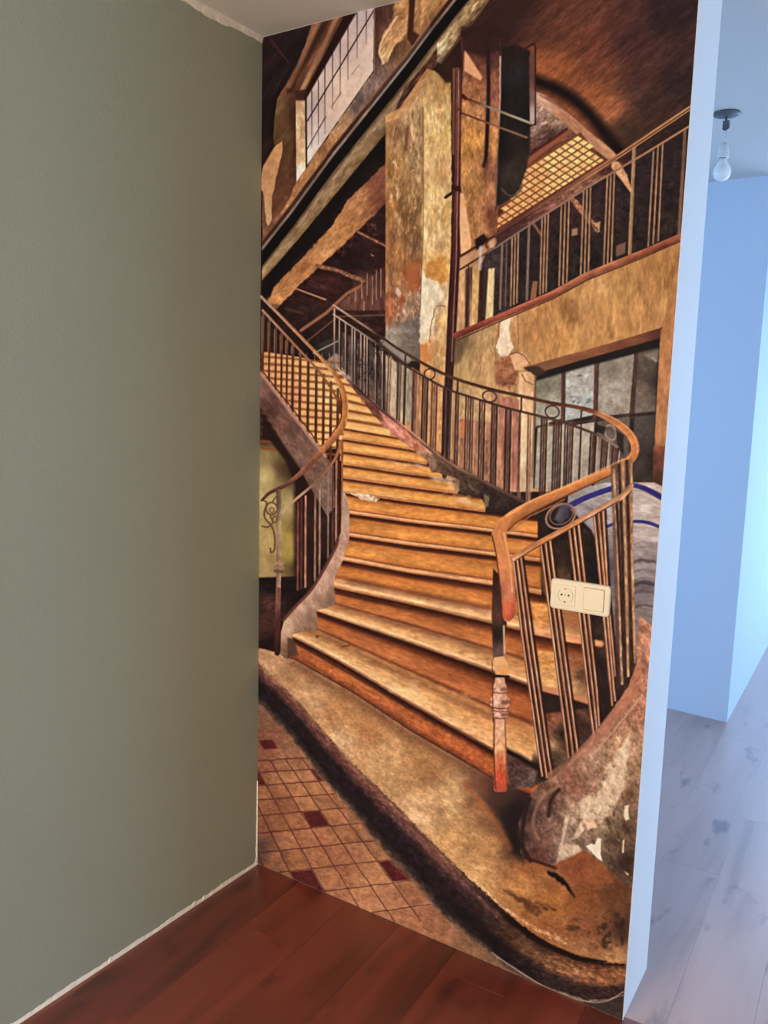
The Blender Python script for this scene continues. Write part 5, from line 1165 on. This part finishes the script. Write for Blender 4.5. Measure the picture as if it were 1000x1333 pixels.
# ================================================================= socket and switch plate on the mural
def rounded(bm, x0, z0, x1, z1, y0, y1, r, seg=6, inset=0.0):
    """rounded plate standing out of the wall from y0 (wall) to y1 (front), front edge eased by inset"""
    def loop(i, y):
        out = []
        for cx, cz, a in ((x1-r, z1-r, 0), (x0+r, z1-r, 90), (x0+r, z0+r, 180), (x1-r, z0+r, 270)):
            for k in range(seg+1):
                t = math.radians(a+90*k/seg)
                out.append(bm.verts.new((cx+(r-i)*math.cos(t), y, cz+(r-i)*math.sin(t))))
        return out
    ls = [loop(0, y0), loop(0, y1+inset), loop(inset*.3, y1+inset*.35), loop(inset, y1)]
    for a, b in zip(ls, ls[1:]):
        n = len(a)
        for k in range(n):
            bm.faces.new((a[k], a[(k+1) % n], b[(k+1) % n], b[k]))
    bm.faces.new(ls[-1]); bm.faces.new(ls[0][::-1])


SX0, SX1, SZ0, SZ1 = 1.005, 1.163, 1.069, 1.149
sock = bpy.data.objects.new('wall_socket', None); coll.objects.link(sock)
sock.location = ((SX0+SX1)/2, -0.0012, (SZ0+SZ1)/2)
tag(sock, 'cream double wall plate with power socket and rocker switch on the mural', 'wall socket')
bpy.context.view_layer.update()


def on_plate(o):
    o.parent = sock; o.matrix_parent_inverse = sock.matrix_world.inverted(); return o


bm = bmesh.new(); rounded(bm, SX0, SZ0, SX1, SZ1, -0.0014, -0.0105, 0.010, inset=0.004)
on_plate(mesh_obj('frame_plate', bm, M_cream))
zc = (SZ0+SZ1)/2; xl = SX0+0.0415; xr = SX1-0.0415
bm = bmesh.new(); rounded(bm, xl-.027, zc-.027, xl+.027, zc+.027, -0.0104, -0.0125, 0.004, inset=0.001)
ins = on_plate(mesh_obj('socket_insert', bm, M_cream))
M_shadow_joint = plain('shadow_joint', (0.30, 0.25, 0.18), 0.6)  # shade of the joint round the rocker, put into a darker colour
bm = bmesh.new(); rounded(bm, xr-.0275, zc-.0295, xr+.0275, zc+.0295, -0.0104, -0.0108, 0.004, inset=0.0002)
on_plate(mesh_obj('shadow_surround', bm, M_shadow_joint))
bm = bmesh.new(); rounded(bm, xr-.0262, zc-.0282, xr+.0262, zc+.0282, -0.0107, -0.0140, 0.004, inset=0.0012)
on_plate(mesh_obj('rocker_switch', bm, M_cream))
# round cup: a raised lip ring, its floor, the pin holes and earth clips
def ring_bm(bm, c, r0, r1, y0, y1, seg=40):
    vs = []
    for r, y in ((r1, y0), (r1, y1), (r0, y1), (r0, y0)):
        vs.append([bm.verts.new((c[0]+r*math.cos(2*PI*k/seg), y, c[1]+r*math.sin(2*PI*k/seg))) for k in range(seg)])
    for i in range(4):
        a, b = vs[i], vs[(i+1) % 4]
        for k in range(seg):
            bm.faces.new((a[k], a[(k+1) % seg], b[(k+1) % seg], b[k]))
def disc_bm(bm, c, r, y0, y1, seg=24):
    a = [bm.verts.new((c[0]+r*math.cos(2*PI*k/seg), y0, c[1]+r*math.sin(2*PI*k/seg))) for k in range(seg)]
    b = [bm.verts.new((v.co.x, y1, v.co.z)) for v in a]
    for k in range(seg):
        bm.faces.new((a[k], a[(k+1) % seg], b[(k+1) % seg], b[k]))
    bm.faces.new(b); bm.faces.new(a[::-1])
bm = bmesh.new(); ring_bm(bm, (xl, zc), 0.0185, 0.0212, -0.0122, -0.0152)
on_plate(mesh_obj('socket_cup', bm, M_cream))
bm = bmesh.new(); disc_bm(bm, (xl, zc), 0.0186, -0.0122, -0.01275)
on_plate(mesh_obj('cup_floor', bm, M_cream))
for dx in (-.0095, .0095):
    bm = bmesh.new(); disc_bm(bm, (xl+dx, zc+.001), 0.0029, -0.0125, -0.0131, 14)
    on_plate(mesh_obj('pin_hole', bm, M_hole))
bm = bmesh.new(); disc_bm(bm, (xl, zc+.001), 0.0018, -0.0125, -0.0131, 12)
on_plate(mesh_obj('screw', bm, M_metal))
for s in (-1, 1):
    bm = bmesh.new(); box_bm(bm, xl-.0022, -0.0146, zc+s*.0168-.0015, xl+.0022, -0.0125, zc+s*.0168+.0015)
    on_plate(mesh_obj('earth_clip', bm, M_metal))

# ================================================================= bare bulb hanging in the further room
BX, BY = 1.040, 1.349
lamp = bpy.data.objects.new('pendant_bulb', None); coll.objects.link(lamp); lamp.location = (BX, BY, H)
tag(lamp, 'bare opal light bulb hanging below a dark ceiling hook in the further room', 'light bulb')


def part(name, bm, mat, smooth=True):
    o = mesh_obj(name, bm, mat, lamp, smooth); return o


bm = bmesh.new(); lathe(bm, [(0.0, 0.0), (0.047, 0.0), (0.047, -0.006), (0.040, -0.010), (0.012, -0.013), (0.0, -0.013)], 28)
part('ceiling_plate', bm, M_metal)
bm = bmesh.new(); tube(bm, [(0, 0, -.010), (0.0, 0, -.030), (.010, 0, -.040), (.010, 0, -.052), (0, 0, -.058), (-.010, 0, -.052)], 0.0042)
part('hook', bm, M_metal)
bm = bmesh.new(); box_bm(bm, -.009, -.009, -.050, .012, .009, -.028)
part('terminal_block', bm, M_metal, False)
bm = bmesh.new(); tube(bm, [(0, 0, -.052), (.004, 0, -.075), (-.002, 0, -.098), (0, 0, -.118)], 0.0022)
part('cord', bm, M_cord)
bm = bmesh.new(); lathe(bm, [(0.0, -.104), (.008, -.104), (.015, -.112), (.018, -.122), (.0195, -.150), (.019, -.157), (0, -.157)], 24)
part('lamp_holder', bm, M_cord)
bm = bmesh.new(); lathe(bm, [(0.0, -.152), (.0135, -.152), (.0135, -.163), (0.0, -.163)], 20)
part('bulb_cap', bm, M_metal)
prof = [(0.0, -.160), (.0135, -.160), (.0145, -.168), (.021, -.178), (.0285, -.190), (.0318, -.203), (.0305, -.216), (.0250, -.227), (.0160, -.2345), (.006, -.2375), (0.0, -.238)]
bm = bmesh.new(); lathe(bm, prof, 28)
part('bulb', bm, M_bulb)
